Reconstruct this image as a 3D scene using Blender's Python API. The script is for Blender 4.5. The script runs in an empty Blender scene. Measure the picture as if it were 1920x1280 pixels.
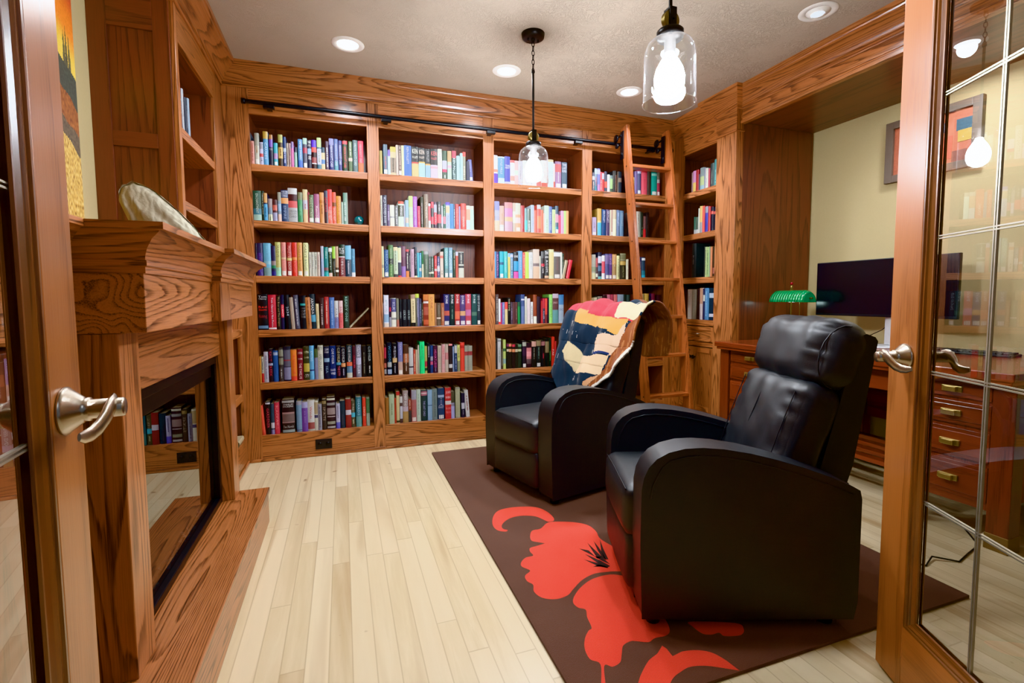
import bpy, bmesh, math, random, re
from mathutils import Vector, Matrix, noise
random.seed(7)
C = bpy.context.scene.collection
PI = math.pi
def h2l(h):
    h = h.strip('#')
    if len(h) == 3: h = ''.join(c*2 for c in h)
    v = [int(h[i:i+2], 16)/255 for i in (0, 2, 4)]
    return tuple((x/12.92 if x <= .04045 else ((x+.055)/1.055)**2.4) for x in v) + (1.0,)

# ------------------------------------------------------------------ materials
class NT:
    def __init__(s, name):
        s.m = bpy.data.materials.new(name); s.m.use_nodes = True
        s.t = s.m.node_tree; s.t.nodes.clear(); s.out = s.n('ShaderNodeOutputMaterial')
    def n(s, typ, ins=None, **props):
        nd = s.t.nodes.new(typ)
        for k, v in props.items(): setattr(nd, k, v)
        for k, v in (ins or {}).items():
            if isinstance(v, bpy.types.NodeSocket): s.t.links.new(v, nd.inputs[k])
            else: nd.inputs[k].default_value = v
        return nd
    def math(s, op, a, b=0.0, c=0.0):
        return s.n('ShaderNodeMath', {0: a, 1: b, 2: c}, operation=op).outputs[0]
    def vmath(s, op, a, b=(0, 0, 0)):
        return s.n('ShaderNodeVectorMath', {0: a, 1: b}, operation=op).outputs[0]
    def noise(s, vec, scale, detail=2.0, rough=.5, dist=0.0):
        return s.n('ShaderNodeTexNoise', {'Vector': vec, 'Scale': scale, 'Detail': detail, 'Roughness': rough, 'Distortion': dist}).outputs[0]
    def ramp(s, fac, stops):
        r = s.n('ShaderNodeValToRGB', {0: fac}); cr = r.color_ramp
        while len(cr.elements) < len(stops): cr.elements.new(.5)
        for e, (p, c) in zip(cr.elements, stops): e.position = p; e.color = c
        return r.outputs[0]
    def mix(s, fac, a, b, blend='MIX'):
        m = s.n('ShaderNodeMix', data_type='RGBA', blend_type=blend)
        for i, v in ((0, fac), (6, a), (7, b)):
            if isinstance(v, bpy.types.NodeSocket): s.t.links.new(v, m.inputs[i])
            else: m.inputs[i].default_value = v
        return m.outputs[2]
    def bump(s, h, strength=.2, dist=.002):
        return s.n('ShaderNodeBump', {'Height': h, 'Strength': strength, 'Distance': dist}).outputs[0]
    def pbsdf(s, **k):
        nd = s.n('ShaderNodeBsdfPrincipled')
        for key, v in k.items():
            key = {'col': 'Base Color', 'rough': 'Roughness', 'metal': 'Metallic', 'normal': 'Normal', 'spec': 'Specular IOR Level',
                   'coat': 'Coat Weight', 'coatr': 'Coat Roughness', 'ior': 'IOR', 'sheen': 'Sheen Weight', 'emc': 'Emission Color', 'ems': 'Emission Strength'}[key]
            if isinstance(v, bpy.types.NodeSocket): s.t.links.new(v, nd.inputs[key])
            else: nd.inputs[key].default_value = v
        s.t.links.new(nd.outputs[0], s.out.inputs[0]); return nd
    def obj(s): return s.n('ShaderNodeTexCoord').outputs['Object']

def make_oak(name, axis, light, mid, dark, rough=.34, contrast=1.0, rings=38.0):
    m = NT(name)
    at = m.n('ShaderNodeAttribute', attribute_name='bv').outputs['Fac']
    off = m.n('ShaderNodeVectorMath', {0: (17.3, 9.1, 23.7), 3: at}, operation='SCALE').outputs[0]
    v = m.vmath('ADD', m.obj(), off)
    sc = [1.0, 1.0, 1.0]; sc[axis] = .072
    a = m.vmath('MULTIPLY', v, tuple(sc))
    n1 = m.noise(a, 4.6, 2.2, .42, .1)
    sc3 = [1.0, 1.0, 1.0]; sc3[axis] = .05
    jag = m.noise(m.vmath('MULTIPLY', v, tuple(sc3)), 160, 2, .6)
    st = m.math('ADD', m.math('MULTIPLY', n1, rings), m.math('MULTIPLY', jag, .32))
    fr = m.math('FRACT', st)
    # sharp late-wood lines: quick rise, slow fall
    line = m.ramp(fr, [(0.0, (0, 0, 0, 1)), (.55, (.12,)*3+(1,)), (.80, (.85,)*3+(1,)), (.92, (1, 1, 1, 1)), (1.0, (0, 0, 0, 1))])
    sc2 = [1.0, 1.0, 1.0]; sc2[axis] = .022
    p = m.noise(m.vmath('MULTIPLY', v, tuple(sc2)), 330, 2, .6)
    pores = m.ramp(p, [(.40, (1, 1, 1, 1)), (.56, (0, 0, 0, 1))])
    tone = m.noise(m.vmath('MULTIPLY', v, tuple(sc)), 2.0, 2)
    base = m.mix(m.ramp(tone, [(.3, (0, 0, 0, 1)), (.7, (1, 1, 1, 1))]), light, mid)
    lf = m.math('MULTIPLY', line, m.math('MULTIPLY_ADD', pores, .50, .58*contrast))
    c = m.mix(lf, base, dark)
    c = m.mix(m.math('MULTIPLY', pores, .20*contrast), c, dark)
    bvv = m.math('MULTIPLY_ADD', m.math('FRACT', m.math('MULTIPLY', at, 7.31)), .30, .84)
    c = m.n('ShaderNodeVectorMath', {0: c, 3: bvv}, operation='SCALE').outputs[0]
    m.pbsdf(col=c, rough=rough, normal=m.bump(m.math('ADD', m.math('MULTIPLY', line, .5), m.math('MULTIPLY', pores, .35)), .12, .001), coat=.4, coatr=.2)
    return m.m
OL, OM, OD = h2l('bd7d50'), h2l('a5663f'), h2l('45210f')
OAK = [make_oak('oak_grain_%s' % 'xyz'[i], i, OL, OM, OD) for i in range(3)]
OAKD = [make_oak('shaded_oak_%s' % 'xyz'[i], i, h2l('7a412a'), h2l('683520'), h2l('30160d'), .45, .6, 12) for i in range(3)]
CHERRY = [make_oak('cherry_grain_%s' % 'xyz'[i], i, h2l('7f3c23'), h2l('6c301b'), h2l('481c0e'), .22, .4, 6) for i in range(3)]
DOAK = [make_oak('door_oak_%s' % 'xyz'[i], i, h2l('b07144'), h2l('9b5e34'), h2l('6f3d1e'), .3, .45, 9) for i in range(3)]

LADO = [make_oak('reddish_oak_%s' % 'xyz'[i], i, h2l('b06a40'), h2l('9c5632'), h2l('522512'), .32, .7, 24) for i in range(3)]
BEAD = [make_oak('dark_bead_oak_%s' % 'xyz'[i], i, h2l('80502a'), h2l('6e4120'), h2l('3e2010'), .28, .5, 9) for i in range(3)]
def simple(name, col, rough=.5, metal=0.0, var=.06, scale=40, bump=0.0, **k):
    m = NT(name); o = m.obj()
    n = m.noise(o, scale, 3)
    c = h2l(col) if isinstance(col, str) else col
    lo = tuple(x*(1-var) for x in c[:3])+(1,); hi = tuple(min(1, x*(1+var)) for x in c[:3])+(1,)
    col_ = m.mix(n, lo, hi)
    kw = dict(col=col_, rough=rough, metal=metal); kw.update(k)
    if bump: kw['normal'] = m.bump(n, bump, .002)
    m.pbsdf(**kw); return m.m
def emis(name, col, s):
    m = NT(name); o = m.obj(); n = m.noise(o, 3, 1)
    e = m.n('ShaderNodeEmission', {'Color': col, 'Strength': m.math('MULTIPLY_ADD', n, s*.1, s*.95)})
    m.t.links.new(e.outputs[0], m.out.inputs[0]); return m.m
def glass(name, tint=(1, 1, 1, 1), ior=1.5, rough=0.0, boost=1.0, haze=0.0):
    m = NT(name)
    bk = m.n('ShaderNodeNewGeometry').outputs['Backfacing']
    fr = m.n('ShaderNodeFresnel', {'IOR': m.math('MULTIPLY_ADD', bk, 1/ior-ior, ior)}).outputs[0]
    f = m.math('MULTIPLY', fr, boost) if boost != 1.0 else fr
    n = m.noise(m.obj(), 2, 1)
    tr = m.n('ShaderNodeBsdfTransparent', {'Color': m.mix(n, tint, tuple(x*.98 for x in tint[:3])+(1,))})
    gl = m.n('ShaderNodeBsdfGlossy', {'Color': (1, 1, 1, 1), 'Roughness': rough})
    mx = m.n('ShaderNodeMixShader', {0: f, 1: tr.outputs[0], 2: gl.outputs[0]})
    last = mx
    if haze:
        lw = m.n('ShaderNodeLayerWeight', {'Blend': .35}).outputs['Facing']
        tl = m.n('ShaderNodeBsdfTranslucent', {'Color': (.95, .96, 1, 1)})
        last = m.n('ShaderNodeMixShader', {0: m.math('MULTIPLY_ADD', m.math('POWER', lw, 4.0), .009, haze), 1: mx.outputs[0], 2: tl.outputs[0]})
    m.t.links.new(last.outputs[0], m.out.inputs[0]); return m.m

M = {}
M['cream_wall'] = simple('cream_painted_wall', 'bfae80', .75, var=.04, scale=120, bump=.08)
M['hall_wall'] = simple('hall_painted_wall', '6d5c48', .8)
M['black_metal'] = simple('dark_bronze_metal', '24211f', .38, .7)
M['pole_metal'] = simple('black_pole_metal', '1d1d20', .35, .5)
M['brass'] = simple('brass_metal', '8c7a4a', .35, .9)
M['pull_brass'] = simple('satin_brass_pulls', 'b8a268', .35, .9)
M['nickel'] = simple('satin_nickel', 'c2b8a8', .27, 1.0, var=.03)
M['black_plastic'] = simple('black_plastic', '15151a', .4)
M['dull_brass'] = simple('dull_brass', '806742', .5, .6)
M['screen'] = simple('black_screen', '0e0e16', .22, var=.02, spec=.6)
M['white_paint'] = simple('white_enamel', 'e8e4dc', .35)
M['silver'] = simple('silver_plastic', 'c9c9cc', .3, .3)
M['green_glass'] = simple('green_lamp_glass', '0a7a3e', .12, spec=.8, coat=.6, ems=.1, emc=h2l('0a9a4a'))
M['teal_glass'] = simple('teal_glass', '11525a', .08, spec=.9, coat=1.0)
M['red_glass'] = simple('red_finial', '8a1a22', .2)
M['canvas_frame'] = simple('taupe_picture_frame', '6b5d50', .45)
M['fire_black'] = simple('black_firebox_metal', '0d0d0f', .4, .3)
M['glass'] = glass('clear_glass', (.97, .975, .96, 1), 1.5, boost=2.3)
M['shade_glass'] = glass('pendant_glass', (.98, .98, .97, 1), 1.5, boost=1.6, haze=.0004)
M['fire_glass'] = glass('dark_fire_glass', (.25, .25, .25, 1), 2.6, boost=1.25)
M['bulb'] = emis('frosted_bulb', (1.0, .97, .93, 1), 500)
M['can_lens'] = emis('recessed_lens', (1.0, .96, .88, 1), 22)
M['can_dim'] = emis('recessed_dim_lens', (1.0, .97, .92, 1), 1.2)
M['came'] = simple('lead_came', 'c9c4b4', .3, .8)
M['black_rubber'] = simple('black_rubber', '111113', .55)

def mk_floor():
    m = NT('maple_strip_floor'); o = m.obj()
    s = m.n('ShaderNodeSeparateXYZ', {0: o}); x, y = s.outputs[0], s.outputs[1]
    w = .0715
    xi = m.math('FLOOR', m.math('DIVIDE', x, w))
    r1 = m.n('ShaderNodeTexWhiteNoise', {'W': xi}, noise_dimensions='1D').outputs['Value']
    L = m.math('MULTIPLY_ADD', r1, .6, .85)
    yy = m.math('DIVIDE', m.math('ADD', y, m.math('MULTIPLY', r1, 3.7)), L)
    yi = m.math('FLOOR', yy)
    cmb = m.n('ShaderNodeCombineXYZ', {0: xi, 1: yi, 2: 0.0}).outputs[0]
    r2 = m.n('ShaderNodeTexWhiteNoise', {'Vector': cmb}, noise_dimensions='2D')
    fx = m.math('FRACT', m.math('DIVIDE', x, w)); fy = m.math('FRACT', yy)
    ex = m.math('MINIMUM', fx, m.math('SUBTRACT', 1.0, fx)); ey = m.math('MULTIPLY', m.math('MINIMUM', fy, m.math('SUBTRACT', 1.0, fy)), 12.0)
    gap = m.ramp(m.math('MINIMUM', ex, ey), [(0.0, (1, 1, 1, 1)), (.02, (.6,)*3+(1,)), (.045, (0, 0, 0, 1))])
    g0 = m.vmath('ADD', m.vmath('MULTIPLY', o, (1, .09, 1)), m.n('ShaderNodeVectorMath', {0: r2.outputs['Color'], 3: 9.0}, operation='SCALE').outputs[0])
    g = m.noise(g0, 26, 4, .6, .6)
    st = m.noise(m.vmath('MULTIPLY', g0, (1, .5, 1)), 7, 3, .5, 1.0)
    base = m.mix(r2.outputs['Value'], h2l('d8c7a3'), h2l('c0ac84'))
    c = m.mix(m.ramp(g, [(.35, (0, 0, 0, 1)), (.75, (1, 1, 1, 1))]), base, h2l('d2c19c'))
    c = m.mix(m.ramp(st, [(.54, (0, 0, 0, 1)), (.74, (.8, .8, .8, 1))]), c, h2l('a2845a'))
    k = m.noise(o, 9, 2)
    c = m.mix(m.ramp(k, [(.73, (0, 0, 0, 1)), (.77, (.7, .7, .7, 1))]), c, h2l('7a5530'))
    c = m.mix(m.math('MULTIPLY', gap, .5), c, h2l('8d744e'))
    m.pbsdf(col=c, rough=.30, normal=m.bump(m.math('SUBTRACT', m.math('MULTIPLY', g, .2), gap), .12, .001), coat=.2, coatr=.2)
    return m.m
def mk_ceiling():
    m = NT('stomped_ceiling_paint'); o = m.obj()
    wv = m.vmath('ADD', o, m.n('ShaderNodeVectorMath', {0: m.n('ShaderNodeTexNoise', {'Vector': o, 'Scale': 5.0}).outputs[1], 3: .25}, operation='SCALE').outputs[0])
    n = m.noise(wv, 30, 3, .55, 2.5)
    st = m.ramp(n, [(.46, (0, 0, 0, 1)), (.53, (1, 1, 1, 1)), (.60, (.2, .2, .2, 1))])
    msk = m.ramp(m.noise(o, 3.5, 2), [(.38, (.15,)*3+(1,)), (.6, (1, 1, 1, 1))])
    h = m.math('MULTIPLY', st, msk)
    c = m.mix(m.noise(o, 2, 2), h2l('b2a391'), h2l('bdae9b'))
    m.pbsdf(col=c, rough=.8, normal=m.bump(h, .6, .006)); return m.m
def mk_leather():
    m = NT('black_leather'); o = m.obj()
    v = m.n('ShaderNodeTexVoronoi', {'Vector': o, 'Scale': 320.0}, feature='F1').outputs['Distance']
    n = m.noise(o, 14, 3)
    c = m.mix(n, h2l('242526'), h2l('2e2f31'))
    m.pbsdf(col=c, rough=m.math('MULTIPLY_ADD', n, .12, .38), spec=.55, normal=m.bump(m.math('ADD', m.math('MULTIPLY', v, .6), m.math('MULTIPLY', n, 1.5)), .16, .0015)); return m.m
def mk_col(name, rough=.45, scale=60, var=.12, bump=.1, **kw):
    m = NT(name); c = m.n('ShaderNodeAttribute', attribute_name='Col').outputs['Color']
    n = m.noise(m.obj(), scale, 3)
    c2 = m.n('ShaderNodeVectorMath', {0: c, 3: m.math('MULTIPLY_ADD', n, var*2, 1-var)}, operation='SCALE').outputs[0]
    m.pbsdf(col=c2, rough=rough, normal=m.bump(n, bump, .001), **kw); return m.m
M['floor'] = mk_floor(); M['ceiling'] = mk_ceiling(); M['leather'] = mk_leather()
M['book'] = mk_col('printed_book_cover', .38)
M['fleece'] = mk_col('printed_fleece', .95, 260, .16, .6, sheen=.08, spec=.15)
M['canvas'] = mk_col('painted_canvas', .6, 90, .25, .3)
M['stone'] = None
def mk_rug(name, a, b):
    m = NT(name); o = m.obj()
    n = m.noise(o, 420, 2); l = m.noise(o, 5, 3)
    c = m.mix(l, h2l(a), h2l(b))
    c = m.mix(m.math('MULTIPLY', n, .35), c, (0.005, .003, .002, 1))
    m.pbsdf(col=c, rough=.95, sheen=.15, normal=m.bump(n, .6, .004)); return m.m
M['rug'] = mk_rug('brown_shag', '553728', '684533'); M['rug_red'] = mk_rug('red_shag', 'e2402c', 'ee5138'); M['rug_dark'] = mk_rug('dark_pile', '2c1a14', '38241b')
def mk_stone():
    m = NT('fossil_stone'); o = m.obj()
    w = m.n('ShaderNodeTexWave', {'Vector': o, 'Scale': 14.0, 'Distortion': 6.0, 'Detail': 3.0, 'Detail Scale': 2.0}).outputs['Fac']
    n = m.noise(o, 18, 4)
    c = m.mix(n, h2l('a39d86'), h2l('bcb69f')); c = m.mix(m.math('MULTIPLY', w, .35), c, h2l('80765a'))
    m.pbsdf(col=c, rough=.7, normal=m.bump(m.math('ADD', w, n), .35, .003)); return m.m
M['stone'] = mk_stone()

# ------------------------------------------------------------------ mesh builder
class MB:
    def __init__(s): s.v = []; s.f = []; s.m = []; s.b = []; s.c = []; s.sm = []
    def add(s, vs, fs, m=0, bv=None, col=None, smooth=False):
        o = len(s.v); s.v += [tuple(p) for p in vs]
        if bv is None: bv = random.random()
        for f in fs:
            s.f.append(tuple(i+o for i in f)); s.m.append(m); s.b.append(bv); s.c.append(col); s.sm.append(smooth)
        return s
    def box(s, x0, x1, y0, y1, z0, z1, m=0, bv=None, col=None):
        vs = [(x0, y0, z0), (x1, y0, z0), (x1, y1, z0), (x0, y1, z0), (x0, y0, z1), (x1, y0, z1), (x1, y1, z1), (x0, y1, z1)]
        return s.add(vs, [(0, 3, 2, 1), (4, 5, 6, 7), (0, 1, 5, 4), (1, 2, 6, 5), (2, 3, 7, 6), (3, 0, 4, 7)], m, bv, col)
    def prism(s, prof, axis, a0, a1, m=0, bv=None, col=None, smooth=False):
        n = len(prof)
        def P(p, a):
            q = list(p); q.insert(axis, a); return tuple(q)
        vs = [P(p, a0) for p in prof]+[P(p, a1) for p in prof]
        fs = [(i, (i+1) % n, n+(i+1) % n, n+i) for i in range(n)]
        if bv is None: bv = random.random()
        s.add(vs, fs, m, bv, col, smooth)
        return s.add(vs, [tuple(range(n))[::-1], tuple(range(n, 2*n))], m, bv, col)
    def tube(s, pts, r, n=8, m=0, col=None, caps=True, flat=1.0, up=None):
        pts = [Vector(p) for p in pts]; rings = []
        rr = r if isinstance(r, (list, tuple)) else [r]*len(pts)
        prev = None
        for i, p in enumerate(pts):
            t = (pts[min(i+1, len(pts)-1)]-pts[max(i-1, 0)]).normalized()
            ref = Vector(up) if up else (prev if prev is not None else (Vector((0, 0, 1)) if abs(t.z) < .9 else Vector((1, 0, 0))))
            a = (ref-t*ref.dot(t)).normalized(); b = t.cross(a); prev = a
            rings.append([p+a*(math.cos(2*PI*k/n)*rr[i]*flat)+b*(math.sin(2*PI*k/n)*rr[i]) for k in range(n)])
        vs = [q for R in rings for q in R]
        fs = [(i*n+k, i*n+(k+1) % n, (i+1)*n+(k+1) % n, (i+1)*n+k) for i in range(len(pts)-1) for k in range(n)]
        s.add(vs, fs, m, None, col, True)
        if caps: s.add(vs, [tuple(range(n))[::-1], tuple(range(len(vs)-n, len(vs)))], m, None, col)
        return s
    def lathe(s, prof, c=(0, 0, 0), n=32, m=0, col=None, ax='z', smooth=True, closed=False):
        def P(r, z, a):
            x, y = r*math.cos(a), r*math.sin(a)
            if ax == 'z': return (c[0]+x, c[1]+y, c[2]+z)
            if ax == 'y': return (c[0]+x, c[1]+z, c[2]+y)
            return (c[0]+z, c[1]+x, c[2]+y)
        vs = [P(r, z, 2*PI*k/n) for r, z in prof for k in range(n)]
        L = len(prof)
        fs = [(i*n+k, i*n+(k+1) % n, (i+1)*n+(k+1) % n, (i+1)*n+k) for i in range(L-1) for k in range(n)]
        return s.add(vs, fs, m, None, col, smooth)
    def rbox(s, size, center=(0, 0, 0), r=.03, n=10, bulge=(0, 0, 0), m=0, xf=None, wr=0.0, seed=0, col=None):
        hx, hy, hz = [q/2 for q in size]; r = min(r, hx, hy, hz)
        ks = [math.sin(PI/2*(-1+2*i/n)) for i in range(n+1)]
        idx = {}; vs = []; fs = []
        def V(i, j, k):
            key = (i, j, k)
            if key in idx: return idx[key]
            p = Vector((ks[i]*hx, ks[j]*hy, ks[k]*hz))
            q = Vector([max(-(h-r), min(h-r, c)) for c, h in zip(p, (hx, hy, hz))])
            d = p-q
            if d.length > 1e-9: p = q+d.normalized()*r
            u, v, w = ks[i], ks[j], ks[k]
            p += Vector((bulge[0]*u*(1-v*v)*(1-w*w), bulge[1]*v*(1-u*u)*(1-w*w), bulge[2]*w*(1-u*u)*(1-v*v)))
            if wr:
                nn = noise.noise_vector(Vector((p.x*9+seed, p.y*14, p.z*9)))
                p += nn*wr
            p = p+Vector(center)
            if xf: p = xf @ p
            idx[key] = len(vs); vs.append(p); return idx[key]
        for a in range(n):
            for b in range(n):
                fs.append((V(a, b, 0), V(a, b+1, 0), V(a+1, b+1, 0), V(a+1, b, 0)))
                fs.append((V(a, b, n), V(a+1, b, n), V(a+1, b+1, n), V(a, b+1, n)))
                fs.append((V(a, 0, b), V(a+1, 0, b), V(a+1, 0, b+1), V(a, 0, b+1)))
                fs.append((V(a, n, b), V(a, n, b+1), V(a+1, n, b+1), V(a+1, n, b)))
                fs.append((V(0, a, b), V(0, a, b+1), V(0, a+1, b+1), V(0, a+1, b)))
                fs.append((V(n, a, b), V(n, a+1, b), V(n, a+1, b+1), V(n, a, b+1)))
        return s.add(vs, fs, m, None, col, True)
    def build(s, name, mats, parent=None, bevel=0.0, seg=2, local=False, recalc=False):
        me = bpy.data.meshes.new(name)
        off = Vector((0, 0, 0))
        if parent is not None and not local: off = parent.location + (parent.parent.location if parent.parent else Vector((0, 0, 0)))
        me.from_pydata([tuple(Vector(p)-off) for p in s.v], [], s.f)
        mats = mats if isinstance(mats, (list, tuple)) else [mats]
        for k in mats: me.materials.append(k)
        me.polygons.foreach_set('material_index', s.m); me.polygons.foreach_set('use_smooth', s.sm)
        a = me.attributes.new('bv', 'FLOAT', 'FACE'); a.data.foreach_set('value', s.b)
        if any(c is not None for c in s.c):
            ca = me.color_attributes.new('Col', 'FLOAT_COLOR', 'CORNER'); arr = []
            for p, c in zip(s.f, s.c): arr += list(c or (1, 1, 1, 1))*len(p)
            ca.data.foreach_set('color', arr)
        me.update()
        if recalc:
            bm = bmesh.new(); bm.from_mesh(me); bmesh.ops.recalc_face_normals(bm, faces=bm.faces); bm.to_mesh(me); bm.free()
        o = bpy.data.objects.new(name, me); C.objects.link(o)
        if parent is not None: o.parent = parent
        if bevel:
            b = o.modifiers.new('bevel', 'BEVEL'); b.width = bevel; b.segments = seg; b.limit_method = 'ANGLE'; b.angle_limit = math.radians(40)
        return o

def tag(o, label=None, cat=None, group=None, kind=None):
    if label: o['label'] = label
    if cat: o['category'] = cat
    if group: o['group'] = group
    if kind: o['kind'] = kind
    return o
def thing(name, label, cat, loc=(0, 0, 0), rz=0.0, group=None, kind=None):
    o = bpy.data.objects.new(name, None); C.objects.link(o); o.location = loc; o.rotation_euler = (0, 0, rz); o.empty_display_size = .1
    return tag(o, label, cat, group, kind)
def dup(root, loc, rz=None, label=None):
    r = root.copy(); C.objects.link(r); r.location = loc
    if rz is not None: r.rotation_euler = (0, 0, rz)
    if label: r['label'] = label
    for ch in list(root.children):
        c = ch.copy(); C.objects.link(c); c.parent = r
        for g in list(ch.children):
            d = g.copy(); C.objects.link(d); d.parent = c
    return r
def obox(name, mats, parent, *b, mat=0, bevel=.0015):
    return MB().box(*b, m=mat).build(name, mats, parent, bevel)
X_, Y_, Z_ = 0, 1, 2
def sweep(path, prof, name, mats, parent=None, side=1):
    """mitred moulding: path in plan, prof = (projection, z); grain follows each run"""
    pts = [Vector((p[0], p[1])) for p in path]; nrm = []
    for a, b in zip(pts, pts[1:]):
        d = (b-a).normalized(); nrm.append(Vector((d.y, -d.x))*side)
    mit = []
    for i in range(len(pts)):
        if i == 0: mit.append(nrm[0])
        elif i == len(pts)-1: mit.append(nrm[-1])
        else:
            n = nrm[i-1]+nrm[i]; mit.append(n/ (1+nrm[i-1].dot(nrm[i])))
    mb = MB()
    for i in range(len(pts)-1):
        bv = random.random(); ax = 0 if abs((pts[i+1]-pts[i]).x) > abs((pts[i+1]-pts[i]).y) else 1
        vs = []
        for k in (i, i+1):
            for d, z in prof: q = pts[k]+mit[k]*d; vs.append((q.x, q.y, z))
        n = len(prof)
        mb.add(vs, [(j, j+1, n+j+1, n+j) for j in range(n-1)], ax, bv)
        mb.add(vs, [(n-1, 0, n, 2*n-1)], ax, bv)
        if i == 0: mb.add(vs, [tuple(range(n))], ax, bv)
        if i == len(pts)-2: mb.add(vs, [tuple(range(n, 2*n))], ax, bv)
    return mb.build(name, mats, parent, recalc=True)
# ------------------------------------------------------------------ room shell
CEIL = 2.74; BY = 3.886; LX = -.727; RX = 2.93
def struct(name, mb, mats, parent=None, bevel=0):
    o = mb.build(name, mats, parent, bevel)
    if parent is None: o['kind'] = 'structure'
    return o
struct('floor', MB().box(-1.6, 4.0, -1.6, 4.35, -.05, 0), M['floor'])
ceil_mb = MB().box(-1.25, 3.85, .1, 4.35, CEIL, CEIL+.05)
struct('ceiling', ceil_mb, M['ceiling'])
struct('wall_back', MB().box(-1.25, 3.85, 4.25, 4.35, 0, CEIL), M['cream_wall'])
struct('wall_left', MB().box(-1.25, -1.07, .1, 4.25, 0, CEIL), M['cream_wall'])
struct('wall_right', MB().box(3.68, 3.85, .1, 4.25, 0, CEIL), M['cream_wall'])
wf = MB(); wf.box(-1.25, -.40, .1, .24, 0, CEIL); wf.box(1.25, 3.68, .1, .24, 0, CEIL); wf.box(-.40, 1.25, .1, .24, 2.25, CEIL)
struct('wall_front', wf, M['hall_wall'])
tr = MB(); tr.box(-.40, -.375, .1, .26, 0, 2.25, 2); tr.box(1.225, 1.25, .1, .26, 0, 2.25, 2); tr.box(-.40, 1.25, .1, .26, 2.225, 2.25, 0)
struct('trim_1', tr, OAK)
prof = [(0, 2.597), (.009, 2.597), (.013, 2.604), (.009, 2.612), (.010, 2.619), (.020, 2.623), (.021, 2.630), (.027, 2.642), (.043, 2.664), (.066, 2.687), (.088, 2.704), (.092, 2.712), (.100, 2.716), (.102, 2.74), (0, 2.74)]
PATH = [(-1.07, 2.899), (LX, 2.899), (LX, BY), (RX, BY), (RX, 3.30), (2.88, 3.30), (2.88, 3.072), (RX, 3.072), (RX, .60)]
cr = sweep(PATH, prof, 'trim_2', OAK); cr['kind'] = 'structure'
# beam over the desk alcove, soffit, alcove cheeks
bm_ = MB(); bm_.box(RX, 2.96, .60, 3.072, 2.49, 2.74, 1); bm_.box(2.915, RX, .60, 3.072, 2.49, 2.512, 1); bm_.box(2.922, RX, .60, 3.072, 2.53, 2.555, 1)
struct('trim_3', bm_, OAK, bevel=.002)
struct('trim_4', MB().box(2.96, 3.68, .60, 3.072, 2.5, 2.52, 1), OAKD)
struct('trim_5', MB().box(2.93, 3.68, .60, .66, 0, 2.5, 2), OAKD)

# ------------------------------------------------------------------ built-in bookcases
SHZ = [2.097, 1.712, 1.327, .944, .568, .187]
STI = [(LX, -.566), (.205, .289), (1.094, 1.182), (1.977, 2.071), (2.842, 2.93)]
BAYN = ['leftmost bay of the back wall', 'second bay from left on the back wall', 'third bay from left on the back wall', 'rightmost bay of the back wall behind the ladder']
bay_roots = []
for b in range(4):
    x0, x1 = STI[b][1], STI[b+1][0]
    r = thing('built_in_bookcase', 'oak built-in bookcase filled with books, '+BAYN[b], 'bookcase', ((x0+x1)/2, BY, 0), group='back wall bookcases')
    bay_roots.append(r)
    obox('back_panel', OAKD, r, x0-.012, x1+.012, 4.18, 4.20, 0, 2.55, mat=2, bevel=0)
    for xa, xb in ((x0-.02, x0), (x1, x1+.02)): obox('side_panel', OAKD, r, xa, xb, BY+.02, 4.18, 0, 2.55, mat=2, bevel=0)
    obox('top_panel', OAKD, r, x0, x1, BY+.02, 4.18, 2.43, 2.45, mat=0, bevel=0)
    for i, z in enumerate(SHZ):
        if i < 5: obox('shelf', OAK, r, x0+.001, x1-.001, BY+.008, 4.18, z-.05, z, mat=0, bevel=.003)
    bb = MB().box(x0, x1, BY, BY+.02, .022, SHZ[5], 0).box(x0, x1, BY+.02, 4.18, SHZ[5]-.02, SHZ[5], 0)
    bb.build('base_panel', OAK, r, .0015)
    hd = MB().box(x0, x1, BY+.004, BY+.02, 2.475, 2.605, 0).box(x0, x1, BY, BY+.02, 2.43, 2.475, 0)
    hd.build('header', OAK, r, .0015)
    for s in ([0, 1] if b == 0 else [b+1]):
        a0, a1 = STI[s]
        obox('stile', OAK, r, a0, a1, BY, BY+.02, 0, 2.60, mat=2)
    q0 = -.645 if b == 0 else STI[b][1]; q1 = STI[b+1][1]
    obox('shoe_moulding', OAK, r, q0, q1, BY-.012, BY, 0, .022, mat=0, bevel=.005)
# left wall bookcase
LSH = [2.03, 1.665, 1.30, .93, .565, .19]
r = thing('built_in_bookcase', 'oak built-in bookcase on the left wall beyond the fireplace with panelled end', 'bookcase', (LX, 3.3, 0))
LB = r
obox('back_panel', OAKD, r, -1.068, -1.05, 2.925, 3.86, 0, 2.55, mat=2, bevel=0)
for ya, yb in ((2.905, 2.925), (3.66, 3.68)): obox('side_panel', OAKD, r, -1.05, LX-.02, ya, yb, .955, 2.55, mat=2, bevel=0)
for z in LSH[:3]: obox('shelf', OAK, r, -1.05, LX-.008, 2.926, 3.659, z-.05, z, mat=1, bevel=.003)
LF = -.658
obox('base_cabinet_top', OAK, r, -1.05, LF-.002, 2.84, 3.884, .905, .955, mat=1, bevel=.003)
obox('base_shelf', OAK, r, -1.05, LF-.006, 2.84, 3.805, .46, .51, mat=1, bevel=.003)
MB().box(LF-.02, LF, 2.84, 3.805, .022, .19, 1).box(-1.05, LF-.02, 2.84, 3.805, .17, .19, 1).build('base_panel', OAK, r, .0015)
obox('base_stile', OAK, r, LF-.02, LF, 3.805, 3.884, 0, .905, mat=2)
obox('base_side_panel', OAKD, r, -1.05, LF-.02, 3.82, 3.84, .0, .905, mat=2, bevel=0)
obox('stile', OAK, r, LX-.02, LX, 2.899, 2.945, .955, 2.6, mat=2)
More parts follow.
